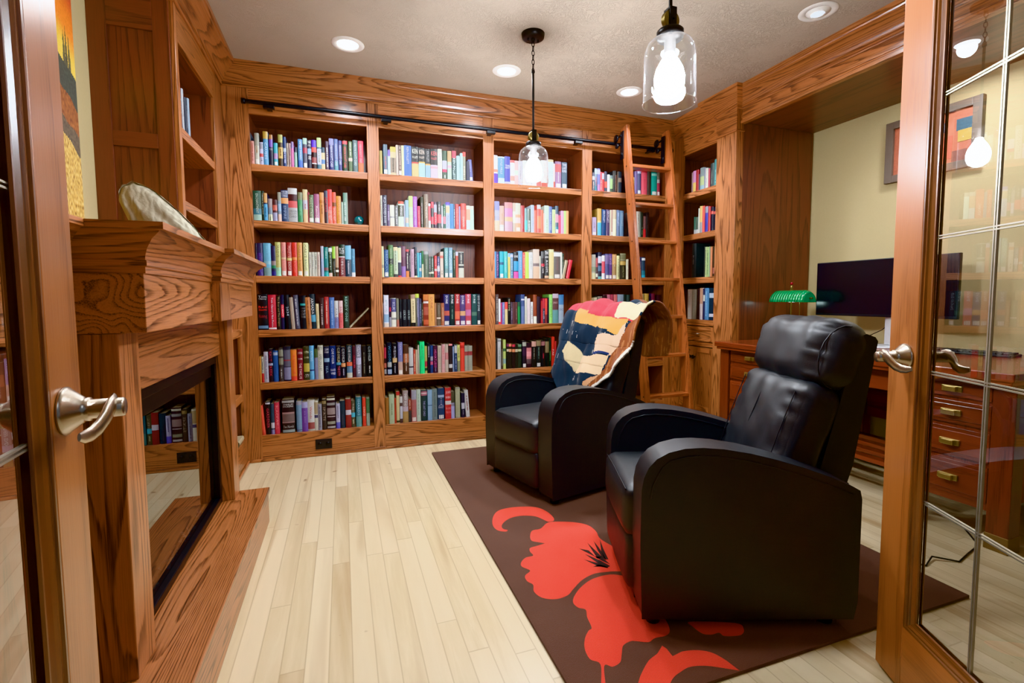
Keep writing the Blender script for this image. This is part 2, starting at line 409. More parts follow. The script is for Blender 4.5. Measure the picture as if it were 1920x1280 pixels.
obox('stile', OAK, r, LX-.02, LX, 3.66, BY-.001, .955, 2.6, mat=2)
MB().box(LX-.02, LX, 2.945, 3.66, 2.43, 2.6, 1).build('header', OAK, r, .0015)
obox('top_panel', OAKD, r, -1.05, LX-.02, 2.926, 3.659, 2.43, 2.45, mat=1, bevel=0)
ep = MB()
ep.box(-1.07, -.995, 2.888, 2.905, .956, 2.6, 2); ep.box(-.815, LX-.02, 2.888, 2.905, .956, 2.6, 2)
for za, zb in ((2.44, 2.6), (1.89, 1.96), (1.22, 1.30), (.956, 1.1)): ep.box(-.995, -.815, 2.888, 2.905, za, zb, 0)
ep.box(-1.0, -.81, 2.897, 2.905, .956, 2.6, 2)
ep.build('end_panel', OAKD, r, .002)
MB().box(LF, LF+.012, 2.84, BY-.013, 0, .022, 1).build('shoe_moulding', OAK, r, .004)
# right corner bookcase
RSH = [2.09, 1.72, 1.335]
r = thing('built_in_bookcase', 'narrow oak corner bookcase on the right wall with drawer and doors below', 'bookcase', (RX, 3.55, 0))
RB = r
RD = 3.24
obox('back_panel', OAKD, r, RD, RD+.02, 3.305, BY-.004, 0, 2.55, mat=2, bevel=0)
for ya, yb in ((3.285, 3.30), (3.868, 3.882)): obox('side_panel', OAKD, r, RX+.02, RD, ya, yb, .02, 2.55, mat=2, bevel=0)
for z in RSH: obox('shelf', OAK, r, RX+.008, RD, 3.301, 3.867, z-.05, z, mat=1, bevel=.003)
MB().box(RX, RX+.02, 3.30, 3.765, .915, .966, 1).box(RX+.02, RD, 3.301, 3.867, .93, .966, 1).build('cabinet_top', OAK, r, .002)
obox('stile', OAK, r, RX, RX+.02, 3.765, BY, 0, 2.6, mat=2)
obox('stile', OAK, r, RX, RX+.02, 3.285, 3.302, 0, 2.6, mat=2)
obox('header', OAK, r, RX, RX+.02, 3.302, 3.765, 2.43, 2.6, mat=1)
obox('rail', OAK, r, RX, RX+.02, 3.302, 3.765, .735, .775, mat=1)
obox('base_panel', OAK, r, RX, RX+.02, 3.302, 3.765, 0, .165, mat=1)
obox('top_panel', OAKD, r, RX+.02, RD, 3.301, 3.867, 2.43, 2.45, mat=1, bevel=0)
def shaker(name, mats, parent, x, y0, y1, z0, z1, fr=.045, dep=.018, outx=-1):
    mb = MB()
    mb.box(x-dep, x, y0, y0+fr, z0, z1, 2); mb.box(x-dep, x, y1-fr, y1, z0, z1, 2)
    mb.box(x-dep, x, y0+fr, y1-fr, z0, z0+fr, 1); mb.box(x-dep, x, y0+fr, y1-fr, z1-fr, z1, 1)
    mb.box(x-dep+.009, x, y0+fr, y1-fr, z0+fr, z1-fr, 2 if z1-z0 > .25 else 1)
    return mb.build(name, mats, parent, .002)
dr = shaker('drawer', OAK, r, RX, 3.315, 3.76, .782, .908, .03)
MB().tube([(RX-.018, 3.485, .845), (RX-.04, 3.492, .845), (RX-.04, 3.565, .845), (RX-.018, 3.572, .845)], .0045).build('pull', M['nickel'], dr)
for y0, y1, ky in ((3.315, 3.552, 3.535), (3.556, 3.79, 3.58)):
    dd = shaker('door', OAK, r, RX, y0, y1, .172, .728)
    MB().lathe([(0, 0), (.007, 0), (.006, -.014), (.017, -.022), (.018, -.03), (.012, -.036), (0, -.037)], (RX-.018, ky, .64), 16, ax='x').build('knob', M['black_metal'], dd)
# pilaster
r = thing('pilaster', 'oak pilaster column between corner bookcase and desk alcove', 'column', (2.9, 3.18, 0))
obox('shaft', OAK, r, 2.88, RX+.02, 3.072, 3.285, 0, 2.61, mat=2, bevel=.003)
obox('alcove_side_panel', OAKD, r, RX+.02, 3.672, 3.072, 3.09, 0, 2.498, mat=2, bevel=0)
mb = MB(); mb.box(2.868, 2.88, 3.060, 3.284, 2.43, 2.445, 1); mb.box(2.872, 2.88, 3.064, 3.284, 2.445, 2.605, 1); mb.box(2.88, RX+.02, 3.060, 3.072, 2.43, 2.445, 0)
mb.build('capital', OAK, r, .002)

# outlet
r = thing('wall_outlet', 'black duplex outlet plate in the base of the leftmost bay', 'outlet', (-.155, BY, .09))
ob = MB().box(-.215, -.10, BY-.006, BY-.0005, .05, .125).build('cover_plate', M['black_plastic'], r, .002)
for xc in (-.185, -.13):
    MB().lathe([(0, -.004), (.014, -.004), (.015, 0)], (xc, BY-.006, .0875), 16, ax='y').build('socket', M['black_metal'], r)

# ladder rail
r = thing('ladder_rail', 'long black metal ladder rail across the top of the back bookcases', 'rail', (1.12, 3.82, 2.487))
MB().tube([(-.585, 3.82, 2.487), (2.84, 3.82, 2.487)], .0145, 12).build('bar', M['pole_metal'], r)
for xe in (-.585, 2.84): MB().lathe([(0, -.012), (.019, -.012), (.019, .012), (0, .012)], (xe, 3.82, 2.487), 14, ax='x').build('end_cap', M['pole_metal'], r)
for xb in (-.432, .34, 1.138, 1.903, 2.62):
    mb = MB().box(xb-.035, xb+.035, 3.80, 3.835, 2.452, 2.474).box(xb-.016, xb+.016, 3.81, BY, 2.456, 2.468)
    mb.build('bracket', M['pole_metal'], r, .003)

# ladder
r = thing('library_ladder', 'oak rolling library ladder leaning on the rail in front of the right bay', 'ladder', (2.5, 3.32, 0))
A = Vector((0, 3.32, .03)); B = Vector((0, 3.712, 2.60)); dv = (B-A).normalized(); nv = Vector((0, dv.z, -dv.y))
def lad_pt(x, t, o): q = A+dv*t+nv*o; return (x, q.y, q.z)
Ln = (B-A).length
for xc in (2.275, 2.72-.032):
    mb = MB(); h = .045
    vs = [lad_pt(xc+dx, t, o) for t in (0, Ln) for dx, o in ((0, -h), (.032, -h), (.032, h), (0, h))]
    mb.add(vs, [(0, 1, 2, 3), (4, 7, 6, 5), (0, 4, 5, 1), (1, 5, 6, 2), (2, 6, 7, 3), (3, 7, 4, 0)], 2)
    o = mb.build('side_rail', LADO, r, .003, recalc=True)
    w = MB()
    w.lathe([(0, -.012), (.03, -.012), (.035, -.006), (.035, .006), (.03, .012), (0, .012)], (xc+.016, 3.305, .036), 18, ax='x').build('wheel', M['black_rubber'], r)
for i, z in enumerate((2.275, 1.953, 1.64, 1.325, 1.012, .695, .37, .09)):
    t = (z-A.z)/dv.z; y = (A+dv*t).y
    obox('rung', LADO, r, 2.307, 2.688, y-.045, y+.045, z-.026, z, mat=0, bevel=.004)
for z in (2.275, 1.953, 1.64, 1.325, 1.012, .695, .37):
    t = (z-A.z)/dv.z
    pg = MB()
    pg.lathe([(0, -.0012), (.007, -.0012), (.007, 0)], (2.275, (A+dv*t).y, z-.013), 12, ax='x')
    pg.build('plug', M['black_metal'], r)
for xc in (2.262, 2.672):
    mb = MB()
    mb.box(xc-.004, xc+.004, 3.69, 3.735, 2.33, 2.56)
    mb.lathe([(0, -.007), (.03, -.007), (.034, -.003), (.034, .003), (.03, .007), (0, .007)], (xc-.012, 3.79, 2.52), 16, ax='x')
    mb.lathe([(0, -.007), (.022, -.007), (.022, .007), (0, .007)], (xc-.012, 3.775, 2.455), 16, ax='x')
    mb.tube([(xc-.006, 3.72, 2.53), (xc-.006, 3.80, 2.52)], .008)
    mb.tube([(xc-.006, 3.72, 2.45), (xc-.006, 3.785, 2.455)], .008)
    mb.lathe([(0, -.006), (.018, -.006), (.018, .006), (0, .006)], (xc, 3.715, 2.37), 14, ax='x')
    mb.build('roller_hook', M['pole_metal'], r)

# ------------------------------------------------------------------ fireplace
FP = thing('fireplace', 'oak fireplace surround with mantel and black glass-front firebox on the left wall', 'fireplace', (-.6, 2.14, 0))
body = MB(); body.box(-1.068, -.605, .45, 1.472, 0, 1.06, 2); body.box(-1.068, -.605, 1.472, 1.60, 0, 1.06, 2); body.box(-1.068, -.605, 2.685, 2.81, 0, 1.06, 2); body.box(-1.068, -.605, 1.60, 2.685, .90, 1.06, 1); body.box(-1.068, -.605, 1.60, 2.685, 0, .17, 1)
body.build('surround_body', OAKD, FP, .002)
for y0, y1 in ((1.472, 1.598), (2.687, 2.81)): obox('pilaster', OAK, FP, -.605, -.52, y0, y1, .183, 1.077, mat=2, bevel=.003)
obox('header_panel', OAK, FP, -.605, -.556, 1.598, 2.687, .90, 1.077, mat=1)
mbx = MB(); mbx.box(-1.068, -.46, 1.47, 2.125, 1.078, 1.25, 1); mbx.box(-1.068, -.43, 2.125, 2.815, 1.078, 1.25, 1); mbx.box(-1.068, -.612, .45, 1.47, 1.078, 1.25, 1)
mbx.box(-.44, -.4285, 2.1235, 2.30, 1.0785, 1.25, 2)
mbx.build('mantel_frieze', OAK, FP, .002)
mp = [(0, 1.225), (.006, 1.225), (.006, 1.24), (.011, 1.244), (.011, 1.256), (.007, 1.259), (.008, 1.268), (.014, 1.285), (.030, 1.308), (.050, 1.322), (.054, 1.327), (.064, 1.328), (.064, 1.345), (0, 1.345)]
sweep([(-.612, .45), (-.612, 1.47), (-.46, 1.47), (-.46, 2.125), (-.43, 2.125), (-.43, 2.815), (-1.068, 2.815)], mp, 'mantel_crown', OAK, FP)
MB().box(-1.068, -.612, .45, 2.815, 1.33, 1.344, 1).box(-.612, -.46, 1.47, 2.815, 1.33, 1.344, 1).build('mantel_top', OAK, FP)
MB().box(-.605, -.39, 1.2, 2.81, .0, .16, 1).box(-.61, -.383, 1.2, 2.812, .16, .183, 1).build('hearth', OAK, FP, .003)
ff = MB()
for y0, y1, z0, z1 in ((1.60, 2.685, .86, .90), (1.60, 2.685, .184, .212), (1.60, 1.635, .212, .86), (2.65, 2.685, .212, .86)): ff.box(-.60, -.572, y0, y1, z0, z1)
ff.box(-.60, -.587, 1.635, 2.65, .80, .86)
ff.build('firebox_frame', M['fire_black'], FP, .003)
MB().box(-1.05, -.66, 1.61, 2.675, .17, .185).box(-1.05, -.66, 1.61, 2.675, .885, .9).box(-.90, -.88, 1.61, 2.675, .185, .885).build('firebox_liner', M['fire_black'], FP)
MB().add([(-.593, 1.63, .205), (-.593, 2.655, .205), (-.593, 2.655, .865), (-.593, 1.63, .865)], [(0, 1, 2, 3)]).build('glass_front', M['fire_glass'], FP)
em = MB(); rr = random.Random(3)
for k in range(90):
    y = rr.uniform(1.66, 2.63); x = -.612-rr.random()**2*.03; s = rr.uniform(.006, .012); z = .2
    pts = [(x+rr.uniform(-s, s), y+rr.uniform(-s, s), z+rr.uniform(0, 2*s)) for _ in range(4)]
    em.add(pts, [(0, 1, 2), (0, 2, 3), (0, 3, 1), (1, 3, 2)])
o = em.build('crystal_embers', simple('clear_ember_crystal', 'e8e8e8', .08, .4), FP); o['kind'] = 'stuff'

# stone on mantel
bmx = bmesh.new(); bmesh.ops.create_icosphere(bmx, subdivisions=5, radius=1)
OUT = [(-.14, .22), (-.125, .245), (-.09, .268), (-.03, .24), (.04, .175), (.10, .105), (.15, .03)]
LOW = [(-.14, .2), (-.10, .09), (-.06, .0), (.15, .0)]
def pl(T, x):
    for (xa, za), (xb, zb) in zip(T, T[1:]):
        if xa <= x <= xb: return za+(zb-za)*(x-xa)/(xb-xa)
    return T[0][1] if x < T[0][0] else T[-1][1]
for v in bmx.verts:
    p = v.co.copy()
    x = p.x*.14+.004
    n = noise.noise(Vector((p.x*2, p.y*2, p.z*3)))*.15+noise.noise(p*7)*.02
    zz = max(0, min(1, p.z/max(.05, (1-p.x*p.x)**.5)*.5+.5)) if abs(p.x) < .999 else .5
    lo, hi = pl(LOW, x), pl(OUT, x)
    v.co = Vector((x, p.y*.05*(1+n)+noise.noise(Vector((x*14, zz*4, 1)))*.006+(.02 if p.y < 0 else .0)*zz, lo+(hi-lo)*zz+.006*noise.noise(p*6)*zz))
me = bpy.data.meshes.new('stone_slab'); bmx.to_mesh(me); bmx.free()
for p in me.polygons: p.use_smooth = True
me.materials.append(M['stone'])
o = bpy.data.objects.new('stone_slab', me); C.objects.link(o); o.location = (-.645, 2.30, 1.345); o.rotation_euler = (0, 0, math.radians(6))
tag(o, 'rough grey-tan fossil stone slab standing on the mantel', 'stone')

# painting over the mantel
r = thing('painting', 'sunset landscape canvas on the cream wall above the mantel', 'painting', (-1.055, 2.0, 1.95))
pm = MB(); Y0, Y1, Z0, Z1 = 1.30, 2.685, 1.38, 2.55
def sm_(a, b, x): t = max(0, min(1, (x-a)/(b-a))); return t*t*(3-2*t)
def pcol(y, z):
    n = noise.noise(Vector((y*12, z*12, 0))); n2 = noise.noise(Vector((y*160, z*60, 3))); n3 = noise.noise(Vector((y*90, z*90, 7)))
    V3 = lambda h: Vector(h2l(h)[:3])
    hill = 2.10-.45*(y-2.66)*1.2+.02*n if y > 2.3 else 2.26+.03*math.sin(y*9)
    d = z-hill
    if d > 0:
        q = V3('e9c94a').lerp(V3('e8862e'), sm_(.05, .18, d)).lerp(V3('b8402c'), sm_(.18, .36, d))
        for k, hgt in ((2.640, .15), (2.618, .17), (2.600, .13), (1.9, .2), (1.8, .16)):
            if d < hgt and abs(y-k+.003*n2) < .010*(1-d/hgt)**.6: q = V3('4a4636').lerp(V3('6a6244'), .5+n3)
    elif d > -.12: q = V3('4d5044').lerp(V3('3a3a30'), .5+.5*n3)
    elif d > -.24: q = V3('a0622f').lerp(V3('6e3c22'), .5+.9*n2)
    elif d > -.31: q = V3('4c4034').lerp(V3('7b6a52'), .3+.5*n3)
    elif z > 1.46: q = V3('c09a48').lerp(V3('e2c878') if n2 > 0 else V3('7a5420'), min(1, abs(n2)*1.8))
    else: q = V3('6b3f22').lerp(V3('3e2412'), .5+.7*n2)
    q = q*(1+.12*n)
    return (max(0, q.x), max(0, q.y), max(0, q.z), 1)
ys = [Y0+(2.50-Y0)*i/24 for i in range(24)]+[2.50+(Y1-2.50)*i/62 for i in range(63)]
zs_ = [Z0+(Z1-Z0)*j/240 for j in range(241)]
for ya_, yb_ in zip(ys, ys[1:]):
    for za_, zb_ in zip(zs_, zs_[1:]):
        pm.add([(-1.042, ya_, za_), (-1.042, yb_, za_), (-1.042, yb_, zb_), (-1.042, ya_, zb_)], [(0, 1, 2, 3)], 0, 0, pcol((ya_+yb_)/2, (za_+zb_)/2))
pm.build('canvas', M['canvas'], r)
obox('stretcher', M['canvas_frame'], r, -1.069, -1.043, Y0, Y1, Z0, Z1, bevel=0)

# ------------------------------------------------------------------ French doors
def lever(parent, sgn, hx, z, y0):
    """sgn: outward side (+1 => +Y). lever runs toward the hinge (-X)"""
    mb = MB(); s = sgn
    mb.lathe([(.0, s*.0), (.038, 0), (.0385, s*.004), (.035, s*.007), (.021, s*.024), (.019, s*.027), (.019, s*.033), (.0155, s*.033), (.0155, s*.075), (.0135, s*.077), (.0, s*.077)], (hx, y0, z), 28, ax='y')
    mb.build('rose', M['nickel'], parent, local=True)
    pts = [(hx+.010, y0+s*.062, z+.010), (hx-.004, y0+s*.064, z+.010), (hx-.022, y0+s*.064, z+.005), (hx-.038, y0+s*.061, z-.008), (hx-.054, y0+s*.056, z-.020), (hx-.072, y0+s*.052, z-.025), (hx-.094, y0+s*.050, z-.024), (hx-.112, y0+s*.050, z-.020)]
    MB().tube(pts, [.010, .015, .0165, .016, .014, .012, .010, .006], 12, flat=.36, up=(0, 1, 0)).build('lever_handle', M['nickel'], parent, local=True)
def french_door(name, loc, rz, face):
    r = thing(name, None, None, loc, rz, kind='structure')
    W, H, T = .78, 2.20, .042
    ya, yb = (-T, 0) if face > 0 else (0, T)
    st = .122; gl0 = .155; top = .13; bot = .205
    z0 = .012
    for xa, xb in ((0, st), (W-st, W)):
        MB().box(xa, xb, ya, yb, z0, H, 2).build('stile', DOAK, r, .003, local=True)
    for za, zb in ((z0, bot), (H-top, H)):
        MB().box(st, W-st, ya, yb, za, zb, 0).build('rail', DOAK, r, .0, local=True)
    # sticking profile round the lite on both faces
    mp = MB()
    for yy, s in ((ya, 1), (yb, -1)):
        prof = [(0, 0), (.006, 0), (.008, .004), (.013, .004), (.018, .008), (.026, .012), (.031, .012), (.033, .016)]
        xs0, xs1, zs0, zs1 = st, W-st, bot, H-top
        for (d0, h0), (d1, h1) in zip(prof, prof[1:]):
            a = [(xs0+d0, yy+s*h0, zs0+d0), (xs1-d0, yy+s*h0, zs0+d0), (xs1-d0, yy+s*h0, zs1-d0), (xs0+d0, yy+s*h0, zs1-d0)]
            b = [(xs0+d1, yy+s*h1, zs0+d1), (xs1-d1, yy+s*h1, zs0+d1), (xs1-d1, yy+s*h1, zs1-d1), (xs0+d1, yy+s*h1, zs1-d1)]
            for k in range(4): mp.add([a[k], a[(k+1) % 4], b[(k+1) % 4], b[k]], [(0, 1, 2, 3)], 0 if k % 2 == 0 else 2)
    mp.build('glazing_bead', BEAD, r, local=True, recalc=True)
    ym = (ya+yb)/2
    MB().add([(st+.02, ym, bot+.02), (W-st-.02, ym, bot+.02), (W-st-.02, ym, H-top-.02), (st+.02, ym, H-top-.02)], [(0, 1, 2, 3)]).build('glass_pane', M['glass'], r, local=True)
    g = MB()
    for xg in (W-.337, W-.52):
        for d in (-.0036, .0036): g.box(xg+d-.0017, xg+d+.0017, ym-.003, ym+.003, bot+.03, H-top-.03)
    for zg in (.587, .951, 1.316, 1.688):
        for d in (-.0036, .0036): g.box(st+.03, W-st-.03, ym-.0032, ym+.0032, zg+d-.0017, zg+d+.0017)
    g.build('muntin_grid', M['came'], r, local=True)
    for s in (1, -1): lever(r, s, W-.074, .985, yb if s > 0 else ya)
    return r
french_door('door_1', (-.349, .264, 0), math.atan2(.995, -.096), -1)
french_door('door_2', (1.206, .319, 0), math.atan2(.894, .448), 1)
RUGPOLY = [(1, 0.0122, [(0.7246, 2.2434), (0.6918, 2.2726), (0.6877, 2.3367), (0.7175, 2.4252), (0.7662, 2.4857), (0.8394, 2.4992), (0.9208, 2.4811), (0.9784, 2.4469), (1.0053, 2.3837), (1.0106, 2.3151), (0.9981, 2.271), (0.9651, 2.2687), (0.9481, 2.3083), (0.9232, 2.3518), (0.8664, 2.3808), (0.8074, 2.38), (0.7604, 2.3528), (0.7276, 2.3111), (0.7237, 2.2743), (0.7407, 2.2543)]), (1, 0.0122, [(0.8231, 2.1573), (0.8528, 2.2055), (0.9001, 2.2116), (0.9611, 2.2593), (1.0301, 2.2443), (1.0977, 2.208), (1.1395, 2.1566), (1.1439, 2.0863), (1.1274, 2.0116), (1.1488, 1.8841), (1.0941, 1.7452), (1.0252, 1.7512), (0.9586, 1.7592), (0.8916, 1.7372), (0.8296, 1.6935), (0.7887, 1.6623), (0.7351, 1.6558), (0.6903, 1.6825), (0.6754, 1.7295), (0.6891, 1.7743), (0.6754, 1.8063), (0.681, 1.846), (0.7146, 1.8744), (0.6929, 1.9149), (0.7008, 1.9479), (0.7331, 1.9783), (0.7708, 1.9834), (0.7704, 2.0198), (0.782, 2.05), (0.8225, 2.0584), (0.8639, 2.067), (0.8352, 2.0899), (0.8139, 2.1133)]), (1, 0.0122, [(1.0312, 1.7249), (0.9427, 1.7297), (0.8723, 1.6994), (0.8176, 1.6557), (0.7891, 1.6158), (0.7925, 1.5797), (0.8129, 1.5589), (0.7981, 1.5187), (0.7863, 1.4625), (0.7692, 1.4522), (0.7401, 1.4228), (0.716, 1.3783), (0.7103, 1.3301), (0.7302, 1.298), (0.6839, 1.2112), (0.6963, 1.2066), (0.7383, 1.2897), (0.7609, 1.2773), (0.7929, 1.2857), (0.8148, 1.3126), (0.8414, 1.3468), (0.8764, 1.3567), (0.8952, 1.3497), (0.9303, 1.3321), (0.9603, 1.3411), (1.0074, 1.3395), (1.0359, 1.3615), (1.0559, 1.4229), (1.0566, 1.5163), (1.0919, 1.6512)]), (1, 0.0122, [(1.1304, 1.3688), (1.1202, 1.3436), (1.1272, 1.3031), (1.1528, 1.2888), (1.1832, 1.2872), (1.1867, 1.2698), (1.2142, 1.258), (1.2484, 1.2533), (1.2761, 1.2724), (1.2735, 1.3071)]), (1, 0.0122, [(0.7549, 1.1501), (0.7982, 1.193), (0.8267, 1.2201), (0.8809, 1.26), (0.9274, 1.2781), (0.9621, 1.302), (0.9673, 1.2852), (0.9644, 1.2501), (1.0044, 1.2568), (1.0546, 1.2455), (1.0927, 1.2197), (1.112, 1.1744), (1.1187, 1.1276), (1.0732, 1.1576), (1.0348, 1.1799), (0.9885, 1.193), (0.9503, 1.1873), (0.9055, 1.1719), (0.857, 1.1354), (0.8211, 1.1143)]), (2, 0.0128, [(1.055, 1.7976), (1.0529, 1.8643), (1.0509, 2.0031), (1.0269, 1.8579), (1.0238, 1.9365), (0.9902, 1.9663), (1.0242, 1.8805), (1.0356, 1.8387)]), (2, 0.0128, [(1.0489, 1.7871), (1.0319, 1.84), (0.9938, 1.9139), (1.0101, 1.8273), (0.9915, 1.8472), (0.9676, 1.8746), (0.9984, 1.806), (1.0274, 1.7801)]), (2, 0.0128, [(1.0321, 1.7883), (1.0103, 1.8143), (0.9745, 1.8073), (1.0081, 1.7973), (1.0334, 1.7753)]), (2, 0.0128, [(1.059, 1.8352), (1.0791, 1.9389), (1.0869, 2.0081), (1.0622, 1.9222), (1.0504, 1.8598)]), (2, 0.0128, [(1.0689, 1.8368), (1.0917, 1.9197), (1.1233, 2.0131), (1.0722, 1.907), (1.0541, 1.8424)])]
THROWPOLY = [('outline', [(1.0, .16), (.86, .11), (.76, .045), (.55, .055), (.40, .07), (.24, .15), (.10, .24), (.02, .32), (.0, .40), (.0, .80), (.06, .95), (.3, .97), (1.0, .90)]),
('7a4528', [(-.1, .545), (.08, .519), (.11, .475), (.12, .431), (.19, .369), (.24, .281), (.25, .212), (.30, .175), (.37, .125), (.40, .06), (.2, .1), (-.1, .25)]),
('d8d2c4', [(.41, .05), (.34, .115), (.25, .165), (.12, .255), (.03, .345), (.0, .40), (-.1, .40), (-.1, .36), (.09, .225), (.22, .14), (.34, .085), (.38, .05)]),
('a33540', [(1.1, .70), (.33, .66), (.33, .581), (.29, .512), (.70, .532), (1.1, .56)]),
('b03a44', [(.30, .505), (.09, .498), (.09, .510), (.30, .518)]),
('d9cda6', [(.33, .60), (.0, .60), (.0, .537), (.09, .508), (.29, .518), (.32, .56)]),
('d9a243', [(.81, .545), (.56, .528), (.29, .512), (.12, .503), (.13, .475), (.20, .425), (.51, .456), (.77, .475)]),
('d8b898', [(.13, .481), (.20, .425), (.44, .412), (.46, .369), (.41, .30), (.24, .294), (.16, .369), (.12, .431)]),
('b3a27c', [(.83, .362), (.54, .275), (.44, .263), (.61, .175), (.69, .212), (.84, .281)]),
('d9bc95', [(.54, .269), (.42, .287), (.25, .294), (.27, .188), (.60, .169)]),
('2c3560', [(.42, .290), (.25, .297), (.25, .304), (.42, .302)]),
('c9996f', [(.43, .125), (.38, .163), (.28, .188), (.36, .138), (.41, .081)]),
('1a2330', [(.46, .46), (.84, .40), (.84, .37), (.54, .28), (.45, .38)]),
('7a4528', [(-.1, .62), (.25, .62), (.55, .75), (1.1, .80), (1.1, 1.0), (-.1, 1.0)])]
# ------------------------------------------------------------------ ceiling lights
def pendant(y, label):
    r = thing('pendant_light', label, 'pendant light', (1.121, y, CEIL), group='glass pendant lights')
    x = 1.121; z = CEIL
    cn = MB().lathe([(0, -.03), (.055, -.03), (.066, -.024), (.068, -.012), (.070, 0), (0, 0)], (x, y, z), 36)
    for sx in (-.032, .032): cn.lathe([(0, -.044), (.005, -.044), (.005, -.03)], (x+sx, y, z), 10)
    cn.lathe([(0, -.05), (.008, -.05), (.012, -.03)], (x, y, z), 12)
    cn.build('canopy', M['black_metal'], r)
    ch = MB(); zc = z-.045; k = 0
    while zc > 2.535:
        pts = []
        for q in range(13):
            a = 2*PI*q/12; dx = math.cos(a)*.008; dz = math.sin(a)*.016
            pts.append((x+dx, y, zc-.014+dz) if k % 2 == 0 else (x, y+dx, zc-.014+dz))
        ch.tube(pts, .0024, 6, caps=False); zc -= .026; k += 1
    ch.build('chain', M['black_metal'], r)
    rd = MB().tube([(x, y, 2.52), (x, y, 2.17)], .0068, 12).lathe([(0, .0), (.010, .004), (.011, .012), (.008, .02), (0, .024)], (x, y, 2.51), 14)
    rd.build('rod', M['black_metal'], r)
    c20 = math.radians(0); br = MB()
    br.box(x-.014, x+.014, y-.019, y-.0145, 2.098, 2.175); br.box(x-.014, x+.014, y+.0145, y+.019, 2.098, 2.175); br.box(x-.014, x+.014, y-.019, y+.019, 2.170, 2.178)
    br.lathe([(0, -.026), (.005, -.026), (.005, .026), (0, .026)], (x, y, 2.138), 10, ax='y')
    br.build('pulley_bracket', M['black_metal'], r, .001)
    MB().lathe([(0, -.011), (.030, -.011), (.033, -.008), (.027, 0), (.033, .008), (.030, .011), (0, .011)], (x, y, 2.138), 32, ax='y').build('pulley_wheel', M['brass'], r)
    MB().lathe([(0, .022), (.042, .022), (.047, .017), (.047, -.004), (.040, -.006), (.040, -.012), (.02, -.014), (.02, -.055), (.0, -.055)], (x, y, 2.083), 32).build('cap', M['black_metal'], r)
    sh = [(.041, 2.084), (.047, 2.079), (.062, 2.071), (.077, 2.058), (.086, 2.040), (.089, 2.015), (.0905, 1.94), (.092, 1.857)]
    th = .0022
    MB().lathe([(a, b) for a, b in sh]+[(.0945, 1.853), (.0935, 1.850)]+[(a-th, b-.001) for a, b in reversed(sh)], (x, y, 0), 48).build('glass_shade', M['shade_glass'], r)
    MB().lathe([(0, 1.872), (.022, 1.876), (.042, 1.892), (.052, 1.918), (.053, 1.945), (.046, 1.972), (.032, 1.998), (.019, 2.016), (.015, 2.032), (0, 2.034)], (x, y, 0), 28).build('bulb', M['bulb'], r)
    return r
pendant(2.857, 'glass pendant lamp farther from the door, hanging before the bookcases')
pendant(1.525, 'glass pendant lamp nearer the door, hanging over the front recliner')
def light(name, typ, loc, power, col=(1, .93, .84), size=.1, rot=(0, 0, 0), **k):
    l = bpy.data.lights.new(name, typ); l.energy = power; l.color = col
    if typ == 'AREA': l.shape = 'DISK'; l.size = size
    elif typ in ('POINT', 'SPOT'): l.shadow_soft_size = size
    for a, b in k.items(): setattr(l, a, b)
    o = bpy.data.objects.new(name, l); o.location = loc; o.rotation_euler = rot; C.objects.link(o); return o
RL = [(.077, 3.35, 'recessed ceiling light above the leftmost back bay', 1), (1.122, 3.365, 'recessed ceiling light above the third back bay, left of the far pendant', 1), (2.121, 3.383, 'recessed ceiling light in the far right corner, left of the near pendant shade', 1), (2.532, 2.114, 'dim recessed eyeball light near the right crown moulding', 0)]
for x, y, lab, on in RL:
    r = thing('recessed_light', lab, 'ceiling light', (x, y, CEIL), group='recessed ceiling lights')
    MB().lathe([(.062, -.001), (.066, -.006), (.092, -.006), (.099, -.001)], (x, y, CEIL), 40).build('trim_ring', M['white_paint'], r)
    if on:
        MB().lathe([(0, -.004), (.03, -.0038), (.055, -.003), (.063, -.002)], (x, y, CEIL), 32).build('lens', M['can_lens'], r)
        light('recessed_lamp', 'SPOT', (x, y, CEIL-.03), 75, (1, .95, .88), .05, spot_size=math.radians(150), spot_blend=.6)
    else:
        mb = MB()
        mb.lathe([(0, -.022), (.03, -.020), (.05, -.012), (.062, -.002)], (x, y, CEIL), 32)
        mb.build('eyeball', M['white_paint'], r)
        MB().lathe([(0, -.0235), (.02, -.0225), (.036, -.019)], (x-.008, y-.004, CEIL), 24).build('lens', M['can_dim'], r)
        light('recessed_lamp', 'SPOT', (x, y, CEIL-.03), 30, (1, .95, .88), .05, spot_size=math.radians(150), spot_blend=.6)

# lights with no fixture built: second-row can, alcove wall washer, added hall fill
for x, y, p in ((.2, 2.1, 24), (3.3, 1.9, 12)): light('recessed_lamp', 'AREA', (x, y, CEIL-.012 if x < 3 else 2.47), p, (1, .95, .89), .16)
light('hall_fill', 'AREA', (.45, -.9, 2.45), 4, (.92, .95, 1), .9, (math.radians(38), 0, 0))  # unseen soft fill added behind the camera to brighten the room
w = bpy.data.worlds.new('hall_ambient'); bpy.context.scene.world = w; w.use_nodes = True
bg = w.node_tree.nodes['Background']; bg.inputs[0].default_value = (.85, .86, .9, 1); bg.inputs[1].default_value = .2

